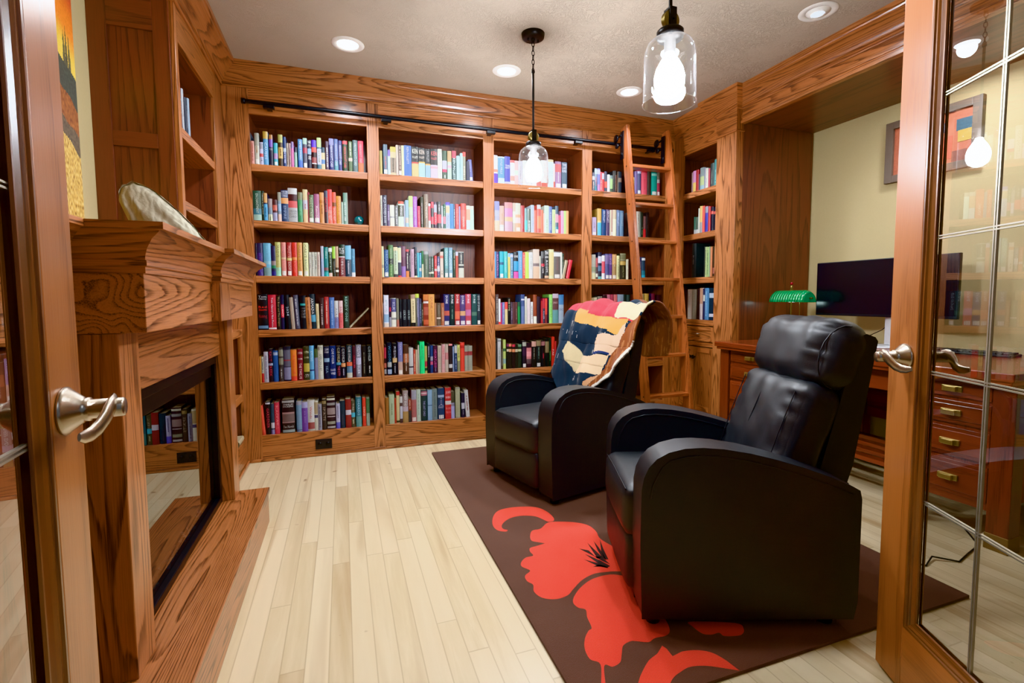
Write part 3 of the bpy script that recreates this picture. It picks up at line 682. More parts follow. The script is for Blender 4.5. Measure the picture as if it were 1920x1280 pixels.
# ------------------------------------------------------------------ recliners
LEA = M['leather']
def make_recliner(label, loc, rz):
    r = thing('recliner', label, 'recliner', loc, rz, group='black leather recliners')
    AP = [(.0, .035), (-.008, .30), (-.006, .49), (.002, .535), (.018, .570), (.045, .600), (.085, .622), (.14, .636), (.20, .639), (.27, .634), (.36, .619), (.45, .597), (.54, .570), (.63, .538), (.71, .504), (.735, .490), (.742, .46), (.742, .10), (.73, .035)]
    W = .72; aw = .125
    for w0, w1 in ((0, aw), (W-aw, W)):
        mb = MB().prism([(a, b) for a, b in AP], 1, w0, w1)
        o = mb.build('armrest', LEA, r, .022, 4, local=True, recalc=True)
        for p in o.data.polygons: p.use_smooth = True
        for wy in ((w0-.0004, w1+.0004)):
            sm = MB(); sm.tube([(a+(.030 if a < .03 else .02 if a < .08 else .006 if a < .2 else 0), wy, b-.027) for a, b in AP[2:15]], .0026, 6); sm.build('piping', LEA, o, local=True)
    # seat
    s = MB().rbox((.60, W-2*aw-.004, .20), (.265, W/2, .35), .045, 12, (.012, 0, .014), wr=.002)
    so = s.build('seat_cushion', LEA, r, local=True)
    MB().tube([(-.028, aw+.03, .436), (-.03, W/2, .444), (-.028, W-aw-.03, .436)], .0022, 6).build('seam', LEA, so, local=True)
    MB().rbox((.10, W-2*aw-.006, .22), (.022, W/2, .165), .03, 10, (.006, 0, 0), wr=.002).build('footrest_panel', LEA, r, local=True)
    MB().box(.06, .70, aw-.01, W-aw+.01, .09, .26).build('base', LEA, r, local=True)
    # back
    def tilt(s0, z0, deg): return Matrix.Translation((s0, 0, z0)) @ Matrix.Rotation(math.radians(deg), 4, 'Y')
    bc = MB().rbox((.17, .50, .45), (0, .375, 0), .062, 40, (.022, 0, .0), xf=tilt(.625, .61, 19), wr=.007, seed=3)
    def pucker(mbx, T, ys, amp, k):
        Ti = T.inverted(); out = []
        for p in mbx.v:
            q = Ti @ Vector(p)
            for yc in ys:
                e = math.exp(-((q.y-yc)/.035)**2)
                if q.x < 0: q.x += e*(.006+amp*math.sin(q.z*k+3*noise.noise(Vector((q.z*20, yc, 0)))))
            out.append(tuple(T @ q))
        mbx.v = out
    pucker(bc, tilt(.625, .61, 19), (.375-.205, .375+.205), .0045, 95)
    bo = bc.build('back_cushion', LEA, r, local=True)
    sm = MB(); T = tilt(.625, .61, 19)
    for wy in (.375-.205, .375+.205, .375): sm = MB(); sm.tube([T @ Vector((-.088-.022*(1-((wy-.375)/.25)**2)*(1-(q/.225)**2)+.003, wy, q)) for q in (-.17, -.1, 0, .1, .17)], .0024, 6); sm.build('seam', LEA, bo, local=True)
    hd = MB().rbox((.205, .52, .285), (0, .382, 0), .092, 40, (.012, .006, .0), xf=tilt(.748, .925, 16), wr=.008, seed=11)
    pucker(hd, tilt(.748, .925, 16), (.382-.215, .382+.215), .005, 90)
    ho = hd.build('headrest', LEA, r, local=True)
    T = tilt(.748, .925, 16)
    for wy in (.382-.235, .382+.235): sm = MB(); sm.tube([T @ Vector((-.066*math.cos(a)*1.25, wy, .118*math.sin(a))) for a in [PI*(.5-k/10) for k in range(11)]], .0025, 6); sm.build('seam', LEA, ho, local=True)
    sh = MB().prism([(.60, .20), (.69, .55), (.80, .985), (.812, 1.005), (.830, 1.012), (.862, 1.0), (.872, .985), (.80, .53), (.70, .18)], 1, W/2-.22, W/2+.25)
    o = sh.build('back_shell', LEA, r, .012, 3, local=True, recalc=True)
    for p in o.data.polygons: p.use_smooth = True
    for fs in (.05, .66):
        for fw in (.05, W-.05):
            MB().lathe([(0, 0), (.024, 0), (.028, .056), (0, .056)], (fs, fw, .0), 14).build('foot', M['black_plastic'], r, local=True)
    MB().tube([(.70, .10, .50), (.755, .10, .475), (.775, .10, .43), (.77, .10, .37), (.735, .10, .34)], .006, 8).build('recline_strap', M['black_rubber'], r, local=True)
    return r
RUGT = .013
rec2 = make_recliner('black leather recliner nearest the camera with bare headrest', (.945, 1.395, RUGT), math.radians(-20.4))
rec1 = dup(rec2, (1.055, 2.415, RUGT), math.radians(14), 'black leather recliner nearer the bookcases under the patchwork throw')

# ------------------------------------------------------------------ rug with flower
def rug_px(pts): return [(x, y) for x, y in pts]
RG = (.600, 2.237, 1.125, 3.635)
rm = MB().prism([(RG[0], RG[2]), (RG[1], RG[2]), (RG[1], RG[3]), (RG[0], RG[3])], 2, .0005, .0115, 0)
def catmull(P, n=5):
    out = []; L = len(P)
    for i in range(L):
        a, b, c, d = [Vector(P[(i+k-1) % L]) for k in range(4)]
        sharp = (b-a).normalized().dot((c-b).normalized()) < -.2 or (c-b).normalized().dot((d-c).normalized()) < -.2
        for k in range(n):
            t = k/n
            q = b.lerp(c, t) if sharp else .5*((2*b)+(c-a)*t+(2*a-5*b+4*c-d)*t*t+(3*b-a-3*c+d)*t**3)
            out.append((q.x, q.y))
    return out
for mat, z, poly in RUGPOLY:
    if mat == 1: poly = catmull(poly)
    poly = [(max(RG[0]+.002, min(RG[1]-.002, x)), max(RG[2]+.002, y)) for x, y in poly]
    rm.add([(x, y, z) for x, y in poly], [tuple(range(len(poly)))], mat)
o = rm.build('area_rug', [M['rug'], M['rug_red'], M['rug_dark']], None, 0, recalc=True)
for p in o.data.polygons:
    if p.material_index and p.normal.z < 0: p.flip()
tag(o, 'dark brown shag rug with large red flower under the recliners', 'rug')

# ------------------------------------------------------------------ throw over the far recliner
def throw_point(u, t):
    """u across the chair 0 (near side) .. 1 (far side, hanging), t from front hem (0) over the top to the back hem (1)"""
    PR = [(.480, .455), (.512, .55), (.545, .66), (.590, .77), (.622, .83), (.648, .92), (.690, 1.02), (.745, 1.072), (.815, 1.068), (.868, 1.035), (.900, .985), (.905, .90), (.893, .80), (.885, .72)]
    L = [0]
    for a, b in zip(PR, PR[1:]): L.append(L[-1]+math.hypot(b[0]-a[0], b[1]-a[1]))
    d = t*L[-1]
    for i in range(len(PR)-1):
        if d <= L[i+1]+1e-9:
            k = (d-L[i])/(L[i+1]-L[i]); s = PR[i][0]+(PR[i+1][0]-PR[i][0])*k; z = PR[i][1]+(PR[i+1][1]-PR[i][1])*k
            n = Vector((-(PR[i+1][1]-PR[i][1]), 0, PR[i+1][0]-PR[i][0])).normalized(); break
    y = -.03+u*.74
    drop = 0
    if y > .635:
        e = y-.635; ang = min(1, e/.09); y = .635+.05*math.sin(ang*PI/2); drop = max(0, e-.05)*.9
        n = n.lerp(Vector((0, 1, 0)), ang)
    p = Vector((s, y, z-drop)); f = .008
    fold = .012*math.sin(u*17+t*5)+.010*math.sin(u*31-t*9+1)+.02*noise.noise(Vector((u*5, t*6, 0)))+.012*noise.noise(Vector((u*14, t*11, 4)))
    cl = .034 if z > .7 else .030
    return p+n*(f+cl+fold*.8)
TH = MB(); NU, NTT = 150, 260
TB = THROWPOLY
def inpoly(x, y, P):
    c = False; j = len(P)-1
    for i in range(len(P)):
        if (P[i][1] > y) != (P[j][1] > y) and x < (P[j][0]-P[i][0])*(y-P[i][1])/(P[j][1]-P[i][1])+P[i][0]: c = not c
        j = i
    return c
def throw_col(u, t):
    n = noise.noise(Vector((u*10, t*14, 2)))*.02
    hit = None
    for col, P in TB[1:]:
        if inpoly(u+n*.4, t+n*.4, P): hit = col
    base = hit or '1f2936'
    c = Vector(h2l(base)[:3])
    s = noise.noise(Vector((u*60, t*18, 5)))
    if base in ('1f2936', '1a2330') and s > .38 and noise.noise(Vector((u*6, t*8, 9))) > .12: c = c.lerp(Vector((.45, .43, .42)), .6)
    if base == '7a4528' and s > .25: c = c.lerp(Vector(h2l('b07a4c')[:3]), .5)
    return (c.x, c.y, c.z, 1)
pts = {}
OUTL = TB[0][1]
for i in range(NU+1):
    for j in range(NTT+1): pts[i, j] = throw_point(i/NU, j/NTT)
vid = {}
for i in range(NU):
    for j in range(NTT):
        uc, tc = (i+.5)/NU, (j+.5)/NTT
        if not inpoly(uc, tc, OUTL): continue
        q = []
        for a, b in ((i, j), (i+1, j), (i+1, j+1), (i, j+1)):
            if (a, b) not in vid: vid[a, b] = len(TH.v); TH.v.append(tuple(pts[a, b]))
            q.append(vid[a, b])
        TH.f.append(tuple(q)); TH.m.append(0); TH.b.append(0.0); TH.c.append(throw_col(uc, tc)); TH.sm.append(True)
o = TH.build('throw_blanket', M['fleece'], None, local=True)
o.location = rec1.location; o.rotation_euler = rec1.rotation_euler
sd = o.modifiers.new('thick', 'SOLIDIFY'); sd.thickness = .012; sd.offset = -.5
tag(o, 'colourful patchwork fleece throw draped over the far recliner back', 'blanket')

# ------------------------------------------------------------------ desk
DK = thing('desk', 'cherry wood pedestal desk with brass pulls in the right alcove', 'desk', (3.15, 2.15, 0))
X0, X1, YA, YB = 2.70, 3.66, 1.245, 3.06
MB().box(X0, X1, YA, YB, .785, .822, 1).box(X0+.012, X1, YA+.012, YB-.012, .765, .785, 1).build('desk_top', CHERRY, DK, .004)
def legpost(x, y):
    o = obox('leg', CHERRY, DK, x, x+.085, y, y+.085, .07, .765, mat=2, bevel=.003)
    MB().box(x-.003, x+.088, y-.003, y+.088, .0, .075).build('brass_foot', M['dull_brass'], o, .003)
for y in (YA+.015, YA+.42, YB-.585, YB-.087):
    legpost(X0+.06, y); legpost(X1-.12, y)
for ya, yb in ((YA+.10, YA+.42), (YB-.50, YB-.087)):
    c = MB().box(X0+.085, X1-.13, ya, yb, .165, .765, 2)
    c.build('pedestal', CHERRY, DK, .002)
    for z0, z1 in ((.675, .755), (.545, .655), (.385, .525), (.20, .365)):
        mb = MB().box(X0+.072, X0+.086, ya+.008, yb-.008, z0, z1, 1)
        d = mb.build('drawer', CHERRY, DK, .002)
        MB().box(X0+.066, X0+.073, ya+.03, yb-.03, z0+.018, z1-.018, 1).build('drawer_panel', CHERRY, d, .003)
        yc = (ya+yb)/2; zc = (z0+z1)/2
        mb = MB().box(X0+.056, X0+.067, yc-.042, yc+.042, zc-.014, zc+.014).box(X0+.038, X0+.057, yc-.026, yc+.026, zc-.012, zc+.012)
        mb.build('pull', M['pull_brass'], d, .002)
for ya, yb in ((YA+.10, YA+.42), (YB-.50, YB-.087)):
    MB().box(X0+.078, X0+.10, ya, yb, .165, .20, 1).build('bottom_rail', CHERRY, DK, .002)
kn = MB().box(X0+.075, X0+.095, YA+.505, YB-.585, .65, .755, 1); kn.build('pencil_drawer', CHERRY, DK, .002)
fr = MB()
for k in range(4): fr.box(X0+.18+k*.15, X0+.25+k*.15, YA+.505, YB-.585, .19, .215, 1)
fr.build('footrest_slats', CHERRY, DK, .003)
MB().box(X1-.10, X1-.08, YA+.6, YB-.6, .30, .76, 1).build('modesty_panel', CHERRY, DK)

r = thing('monitor', 'wide black computer monitor on a silver stand on the desk', 'monitor', (3.40, 2.30, .822)); MON = r
MB().box(3.40, 3.425, 1.848, 2.772, 1.022, 1.414).build('screen_housing', M['black_plastic'], r, .004)
MB().box(3.3985, 3.4005, 1.855, 2.765, 1.04, 1.408).build('screen', M['screen'], r)
MB().box(3.43, 3.47, 2.20, 2.28, .835, 1.2).box(3.41, 3.45, 2.22, 2.26, 1.13, 1.22).build('stand_neck', M['silver'], r, .008)
MB().lathe([(0, .012), (.13, .012), (.14, .008), (.14, 0), (0, 0)], (3.42, 2.24, .822), 36).build('stand_base', M['silver'], r)

kb = thing('keyboard', 'black computer keyboard on the desk below the monitor', 'keyboard', (3.44, 1.82, .822), math.radians(8))
MB().box(-.075, .075, -.225, .225, .0, .014).build('case', M['black_plastic'], kb, .004, local=True)
ky = MB()
for i in range(5):
    for j in range(15):
        x0 = -.066+i*.027; y0 = -.214+j*.0286
        ky.box(x0, x0+.022, y0, y0+.024, .014, .022)
ky.build('keys', simple('charcoal_key_plastic', '2a2a2e', .5), kb, .002, local=True)['kind'] = 'stuff'

r = thing('bankers_lamp', "brass banker's lamp with green glass shade on the desk", 'lamp', (3.25, 2.86, .822))
y0, y1, x = 2.70, 3.01, 3.25
sp = []
for k in range(13):
    a = PI*(.02+.96*k/12); sp.append((x+.075*math.cos(a), 1.115+.092*math.sin(a)))
ins = [(x+(a-x)*.93, 1.115+(b-1.115)*.93) for a, b in reversed(sp)]
sh = MB(); n = len(sp); M_ = 14
for k in range(M_):
    def ring(q):
        t = q/M_; yy = y0+(y1-y0)*t; e = min(1, min(t, 1-t)/.10); sc = .80+.20*math.sin(e*PI/2)
        return [(x+(a-x)*sc, yy, 1.115+(b-1.115)*sc) for a, b in sp]
    A_, B_ = ring(k), ring(k+1)
    sh.add(A_+B_, [(i, i+1, n+i+1, n+i) for i in range(n-1)], 0, None, None, True)
for q in (0, M_): sh.add(ring(q) if q else [(x+(a-x)*.8, y0, 1.115+(b-1.115)*.8) for a, b in sp], [tuple(range(n))])
o = sh.build('shade', M['green_glass'], r); sd = o.modifiers.new('thick', 'SOLIDIFY'); sd.thickness = .004
bl = MB().lathe([(0, 0), (.085, 0), (.088, .008), (.075, .018), (.02, .03), (.012, .04), (0, .04)], (x, 2.86, .822), 32)
bl.build('base', M['brass'], r)
MB().tube([(x, 2.86, .86), (x, 2.86, 1.20)], .006).tube([(x+.02, 2.80, .84), (x+.02, 2.80, 1.18)], .003).lathe([(0, 0), (.012, .004), (.007, .02), (.010, .03), (.004, .045), (0, .045)], (x, 2.86, 1.205), 16).build('post', M['brass'], r)
MB().tube([(x, y0-.022, 1.15), (x, y0+.02, 1.15)], .006).tube([(x, y1-.02, 1.15), (x, y1+.025, 1.15)], .006).build('shade_pin', M['brass'], r)
MB().rbox((.02, .02, .022), (x, 2.86, 1.262), .009, 6).build('finial', M['red_glass'], r)
light('bankers_lamp_glow', 'POINT', (x, 2.86, 1.13), .8, (.8, 1, .85), .03)

# framed picture on the alcove wall
r = thing('picture_frame', 'abstract picture in a wide taupe frame on the alcove wall', 'picture', (3.66, 2.19, 2.165))
ya, yb, za, zb = 1.91, 2.472, 1.955, 2.372; fw = .05
mb = MB().box(3.645, 3.679, ya, ya+fw, za, zb).box(3.645, 3.679, yb-fw, yb, za, zb).box(3.645, 3.679, ya+fw, yb-fw, za, za+fw).box(3.645, 3.679, ya+fw, yb-fw, zb-fw, zb)
mb.build('frame', M['canvas_frame'], r, .003)
mb = MB()
mb.box(3.665, 3.675, ya+fw, yb-fw, za+fw, zb-fw, col=h2l('b0654a'))
for y0, y1, z0, z1, c in ((.36, .40, .05, .31, '3f5f7a'), (.40, .462, .05, .31, '2c4356'), (.05, .14, .24, .31, '3a5564'), (.05, .13, .17, .24, 'b5963f'), (.2, .30, .25, .31, '35566b'), (.16, .34, .08, .22, 'c0583f'), (.30, .36, .05, .14, '9a2f33'), (.08, .16, .05, .12, '7c4d3f')):
    mb.box(3.662, 3.666, ya+y0, ya+y1, za+z0, za+z1, col=h2l(c))
mb.build('artwork', M['canvas'], r)

# cords
cd = MB().tube([(2.9, 1.50, .004), (2.75, 1.36, .004), (2.62, 1.33, .004), (2.50, 1.30, .004), (2.42, 1.36, .012), (2.33, 1.33, .004), (2.28, 1.40, .004), (2.24, 1.43, .004)], .0035, 6)
tag(cd.build('power_cord', M['black_rubber']), 'black power cord lying on the floor beside the desk', 'cord')
cd = MB().tube([(3.46, 2.24, 1.0), (3.50, 2.34, .93), (3.52, 2.48, .86), (3.54, 2.62, .828), (3.60, 2.7, .828)], .003, 6)
cd.build('cable', M['black_rubber'], MON)
cd = MB().lathe([(0, 0), (.018, .001), (.031, .016), (.036, .036), (.031, .058), (.016, .071), (0, .074)], (.137, BY+.075, SHZ[1]), 28)
tag(cd.build('glass_paperweight', M['teal_glass']), 'dark teal glass paperweight on the second shelf of the leftmost bay', 'paperweight')
BOOKS=[
(1,0,"""-0.5734 -0.5644 0.214 9ab
-0.5655 -0.5434 0.157 d98 ~.1-.9:a54
-0.5415 -0.5127 0.214 bba b.6-1:998 ~.35-.6:a73 L
-0.5113 -0.4865 0.154 cce b.7-.95:99a b.35-.5:c55 ~.05-.3:556
-0.4876 -0.456 0.229 59c b.78-1:ca4 t.1-.75:def:CAUSES
-0.4521 -0.427 0.212 334 b.85-1:a73 b.6-.85:75b h.45-.6:eee:YOU
-0.4229 -0.3967 0.158 4ab b.3-.55:a8b L
-0.394 -0.3635 0.219 432 b.75-1:aa5 b.25-.6:ca5 ~.3-.55:642
-0.362 -0.3424 0.206 347 b.5-.62:bcd ~.1-.5:cce
-0.3422 -0.3277 0.166 a98 ~.1-.8:433
-0.326 -0.3122 0.165 a88 ~.1-.8:433
-0.3112 -0.294 0.178 c6a b.75-1:87a ~.1-.7:f9c
-0.292 -0.273 0.141 8a9 b.75-1:334
-0.2668 -0.2364 0.2 58b t.3-.95:eef:JAMES_SWAIN b0-.25:46b
-0.2336 -0.2056 0.21 556 b.8-1:acb b.5-.68:a45 L
-0.204 -0.1785 0.199 334 h.75-.98:eee:THE/LITTLE b.5-.7:9bd h.3-.45:ddd:SEE
-0.1767 -0.144 0.202 322 b.75-1:53b b.58-.75:e54 b.2-.4:844 b.17-.2:eee
-0.141 -0.1117 0.222 467 b.7-1:bc8 b.15-.65:ccd ~.2-.6:675
-0.1126 -0.0876 0.157 dc9 b.75-1:345 b.25-.45:57a
-0.0833 -0.0626 0.204 545 ~.1-.8:eee
-0.0596 -0.027 0.226 336 t.1-.8:eef:ORSON_SCOTT_CARD b.8-1:88b
-0.0252 0.0021 0.227 569 b0-.3:589 t.15-.85:dde:ORSON_SCOTT_CARD
0.0038 0.0285 0.218 447 t.2-.85:eef:ORSON_SCOTT_CARD
0.0331 0.0654 0.221 343 t.1-.8:e44:ORSON_SCOTT_CARD b.88-.98:e45
0.0737 0.1005 0.22 564 ~.5-.95:bba b.35-.45:dcb
0.1035 0.1399 0.232 566 t.2-.9:bcc:ORSON_SCOTT_CARD
0.1408 0.1783 0.228 d35 b0-.3:d73 t.3-.9:fde:ORSON_SCOTT_CARD"""),
(1,1,"""-0.566 -0.5138 0.205 354 b0-.2:9ba b.2-.4:478 t.25-.9:bcb:ENCHANTMENT
-0.5137 -0.4962 0.207 232 ~.2-.9:998
-0.4981 -0.4747 0.192 335 b.65-1:c95 b.02-.6:5ad ~.1-.5:247
-0.4728 -0.445 0.156 988 b.3-.6:789 b0-.3:ddb ~.02-.28:674
-0.4434 -0.4137 0.151 533 b.5-.75:c65 b.02-.4:99b
-0.4102 -0.3838 0.204 89a b.7-1:998 b0-.25:ecb b.35-.6:9bd
-0.3887 -0.3407 0.221 346 h.78-.98:dde:ORSON/SCOTT/CARD b.57-.75:d95 t.08-.5:9ac:EMPIRE
-0.343 -0.2823 0.238 422 b.82-1:bbb b0-.42:aaa b.42-.62:c55 h.12-.36:555:ORSON/SCOTT/CARD
-0.2801 -0.2495 0.213 485 b.75-1:775 ~.2-.6:7b8
-0.2465 -0.214 0.235 cb8 b.4-.68:bbc ~.4-.6:955 b0-.25:db8
-0.2133 -0.2027 0.217 934
-0.2092 -0.1746 0.199 564 t.15-.9:cca:MAGIC_STREET L
-0.1727 -0.1361 0.207 957 t.1-.6:fee:Xenocide L
-0.135 -0.1044 0.221 c84 b.65-.75:a62 ~.3-.6:741
-0.1042 -0.078 0.235 433 t.35-.8:d45:HEAT_WAVE b.8-1:445
-0.0815 -0.0497 0.246 d33 b0-.4:e64 t.1-.5:fdd:NAKED_HEAT
-0.049 -0.0226 0.229 e53 t.1-.5:fed:RAGING_HEAT b.55-.68:742
-0.0211 0.011 0.202 d93 t.05-.9:b41:DEADLY_HEAT
0.0123 0.0262 0.16 9a9
0.0262 0.0503 0.229 687 t.1-.7:eee:ORSON_SCOTT_CARD
0.0494 0.0577 0.23 9a9"""),
(1,2,"""-0.5667 -0.5533 0.227 223
-0.5525 -0.5174 0.228 437 b.7-1:335 ~.1-.7:65b
-0.514 -0.4659 0.23 6ac b0-.25:799 b.35-.45:8bc ~.45-.9:7bd
-0.4653 -0.433 0.212 335 b.35-.5:988 b.25-.35:385 b.02-.15:338
-0.4385 -0.4034 0.239 bb6 t.55-.9:554:MAEVE b0-.25:9db t.15-.45:a95:BINCHY
-0.4008 -0.3681 0.239 d87 t.55-.88:a68:MAEVE b.5-.55:ec9 t.15-.45:e99:BINCHY L
-0.3637 -0.3316 0.239 a33 t.55-.9:eba:MAEVE b.46-.54:dc7 t.18-.42:edc:BINCHY L
-0.3299 -0.2967 0.24 d32 b.48-.56:e94 t.56-.9:922:MAEVE t.1-.45:e87:BINCHY
-0.2949 -0.2615 0.24 d94 t.55-.92:865:MAEVE t.15-.48:853:BINCHY L
-0.2553 -0.2226 0.24 dd9 t.55-.95:332:MAEVE t.18-.5:366:BINCHY L
-0.22 -0.2022 0.174 ccb ~.3-.9:866
-0.2013 -0.1825 0.175 ccb ~.3-.9:888
-0.1825 -0.1646 0.175 ccb ~.3-.9:555
-0.1646 -0.1447 0.176 cba ~.3-.9:977
-0.1386 -0.1187 0.22 9ac b.6-1:aab
-0.1179 -0.087 0.214 277 ~.6-.95:9cb b.2-.3:855 b0-.15:3aa
-0.086 -0.0613 0.219 232 ~.2-.8:bca b0-.12:ecb b.82-.95:ddd
-0.0604 -0.0383 0.22 332 b.6-1:9c3 ~.1-.5:777
-0.0392 -0.0171 0.221 b97 b0-.3:432 b.15-.22:eed
-0.015 0.0286 0.236 733 b.6-1:232 h.7-.9:ddd:BY/THE/WAY t.05-.55:dcc:UPROAR b.6-.63:ddd
0.0304 0.0725 0.233 345 b.55-.98:7bd ~.08-.5:ccd
0.0731 0.0995 0.207 58a b0-.15:ddd t.3-.9:7bd:SURF"""),
(1,3,"""-0.5628 -0.4986 0.254 1a191b h.83-.96:eee:Tom/Clancy h.53-.68:e32:Red/Storm h.3-.45:933:Rising b.04-.12:68a
-0.497 -0.4458 0.249 b23 t.08-.92:eef:Tom_Clancy's_Net_Force b.02-.06:eee
-0.4442 -0.4166 0.242 191716 t.1-.97:ca7:The_Bear_and_The_Dragon
-0.4148 -0.3948 0.249 224 b.35-.72:d34 t.38-.7:fee:CLANCY
-0.3818 -0.3495 0.249 1a1d22 t.1-.95:bcd:2034 @-3
-0.349 -0.3236 0.23 a98 @-3
-0.3215 -0.2906 0.247 556 ~.1-.9:ccd @-3
-0.288 -0.2489 0.244 181a20 b.7-.76:4aa h.32-.66:999:A_MEMORY/OF/LIGHT/WAR
-0.2483 -0.2125 0.23 b74 ~.08-.9:743 @-2
-0.2184 -0.1824 0.254 243038 t.42-.88:eee:ARMADA b.2-.4:59b @-2
-0.1817 -0.1608 0.183 dc9 ~.1-.9:ba7 @-1
-0.1574 -0.1283 0.227 433 ~.1-.8:cbb
-0.1264 -0.0935 0.232 a33 ~.1-.9:eba
-0.0907 -0.0566 0.229 57b ~.1-.9:9be
-0.057 -0.0292 0.204 ccc b0-.4:88b t.1-.85:446:ACROSS
-0.0264 0.0035 0.204 d66 b.55-1:dbb t.1-.9:a34:BREACH
0.0068 0.0462 0.241 364238 t.2-.97:9cb:READY_ONE"""),
(1,4,"""-0.5695 -0.556 0.188 d94
-0.5552 -0.539 0.185 bba b0-.35:b33 ~.4-.9:556
-0.5392 -0.5068 0.219 bbc ~.1-.9:889
-0.5107 -0.4799 0.238 232028 t.15-.95:c34:SALT_CREEK b.5-.57:9bd
-0.4784 -0.4464 0.225 359 b.85-.95:9ac
-0.4426 -0.4113 0.243 443f40 b.75-.95:887 b.5-.7:887 ~.1-.4:bbb
-0.4103 -0.3621 0.253 2a2c38 b.42-.9:667 b.04-.4:88a b.58-.62:944
-0.3634 -0.3228 0.227 d72 t.08-.95:e33:PASSAGE b0-.15:d43
-0.3201 -0.2818 0.23 732027 t.05-.55:fdd:THE_TWELVE h.6-.95:fee:JUSTIN/CRONIN
-0.2788 -0.2384 0.246 3a3a24 b.25-.5:ba4 h.6-.9:dda:JUSTIN/CRONIN h.05-.2:ddd:CITY
-0.2392 -0.2076 0.252 6ad t.55-.85:cef:AMONG b.26-.3:336
-0.2053 -0.1799 0.226 88a b.72-1:564
-0.1813 -0.1438 0.252 ccb t.25-.75:333:AMERICAN_DIRT h.85-.98:554:BY
-0.1394 -0.1007 0.243 23283c h.78-.95:eef:CLIVE/CUSSLER b.52-.64:8ac t.08-.5:9bd:SEA
-0.0988 -0.0561 0.246 1f2f6c t.45-.92:eef:CLIVE_CUSSLER h.1-.32:eef:BLACK/WIND
-0.0543 -0.0206 0.24 20222c t.5-.96:eda:CLIVE_CUSSLER b.42-.5:59b t.08-.38:e67:THE_CITY
-0.0198 0.0113 0.234 23242c t.5-.95:eee:CLIVE_CUSSLER b.36-.48:d96 ~.08-.3:aac
0.019 0.0589 0.246 344047 t.48-.96:eee:CLIVE_CUSSLER b.36-.48:d64 b0-.15:ccb b.15-.35:68a
0.0616 0.0855 0.238 4a2b32 t.1-.9:d45:CUSSLER
0.0856 0.124 0.247 889 t.1-.95:eef:CLIVE_CUSSLER b.4-.6:bbd
0.1258 0.1626 0.236 222020 ~.1-.8:887
0.1645 0.2035 0.239 1c2224 t.5-.97:dee:CLIVE_CUSSLER ~.1-.35:ddd"""),
(1,5,"""-0.5694 -0.5429 0.216 d54 @-4
-0.5424 -0.5097 0.24 1f1f24 t.2-.8:d56:GARDENER b.92-.97:ccd
-0.5083 -0.4823 0.223 456 b.2-.38:ccd b0-.15:88b
-0.4839 -0.4509 0.231 c45 t.15-.9:f99:BLACKWELL
-0.4331 -0.3501 0.247 2a2025 h.76-.88:eee:CHARLES/DICKENS b.3-.62:a88 b.33-.57:766 h.14-.24:ccc:Five_Novels b.02-.1:9aa b.9-.97:aaa
-0.3398 -0.3013 0.227 79b b.88-1:99a b.05-.07:557
-0.3032 -0.2609 0.219 75a b.8-1:aad ~.3-.7:97c
-0.2652 -0.2153 0.228 ccc t.35-.85:c44:Winds b.06-.28:955 b0-.05:bba
-0.2199 -0.1897 0.223 ccb b.55-.95:a97 b.42-.52:557
-0.1938 -0.1653 0.196 99a ~.1-.9:667
-0.1648 -0.1334 0.229 3a3230 t.15-.9:ba9:SPIRITS b.85-.95:875
-0.1304 -0.0717 0.243 30222a b.9-.96:ccb b.74-.82:999 b.45-.66:988 b.38-.4:dcc b.15-.24:998 b.03-.09:bbb
-0.0678 -0.0377 0.191 bbd b0-.25:66c ~.4-.9:779
-0.0412 -0.0014 0.209 2b3a48 ~.1-.5:556
0.0006 0.0416 0.219 833 b.45-.62:ccd
0.0414 0.0692 0.203 554 b.38-.55:5bd t.55-.9:cba:TURBO ~.1-.3:cca
0.0743 0.1159 0.229 478 t.35-.97:9ce:SHARDS b0-.35:699
0.1226 0.1479 0.22 d43 t.15-.9:fdc:ONCE
0.1498 0.1762 0.218 9a9 b.45-.97:575"""),
(2,0,"""0.2875 0.314 0.174 a95
0.3208 0.352 0.222 567 ~.2-.6:a55 L
0.3533 0.3721 0.184 cdd b.75-1:86c
0.3724 0.4128 0.21 dc9 b.82-1:cb4 b.08-.62:876 ~.1-.6:332
0.4148 0.432 0.227 dcb
0.432 0.4556 0.226 665248 ~.1-.95:ba9 L
0.4556 0.4738 0.226 eeb
0.4729 0.5298 0.23 46a t.4-.95:eef:KEN_FOLLETT
0.5316 0.5826 0.226 2d2c2a b0-.44:cb7 b.44-.49:c43 h.55-.95:ddc:KEN/FOLLETT
0.5844 0.633 0.222 2d2d2b b0-.48:acc b.48-.53:ca4 h.58-.95:dcb:KEN/FOLLETT
0.6349 0.6745 0.219 333 b0-.45:9bc b.43-.48:da4 t.55-.92:bbb:KEN_FOLLETT
0.6764 0.7306 0.224 383634 b0-.45:dcd h.58-.93:d66:KEN/FOLLETT b.33-.4:dab
0.7316 0.7661 0.228 dddcd2 t.05-.85:334:KEN_FOLLETT b.88-1:bba
0.7689 0.8046 0.218 454 b.32-.65:dde b.25-.35:c36 ~.02-.22:ccc
0.8076 0.8406 0.219 bcb b.62-1:b96 b.4-.5:cab
0.8426 0.8778 0.223 354a48 b.75-1:a45 t.02-.75:dee:KEN_FOLLETT
0.8805 0.907 0.188 cee
0.9102 0.9319 0.212 bdd
0.931 0.9558 0.223 776 b.85-1:e43 ~.05-.5:dcb
0.9573 0.9922 0.153 334
0.9823 1.0144 0.167 558 L @-4 ~.4-.9:99c"""),
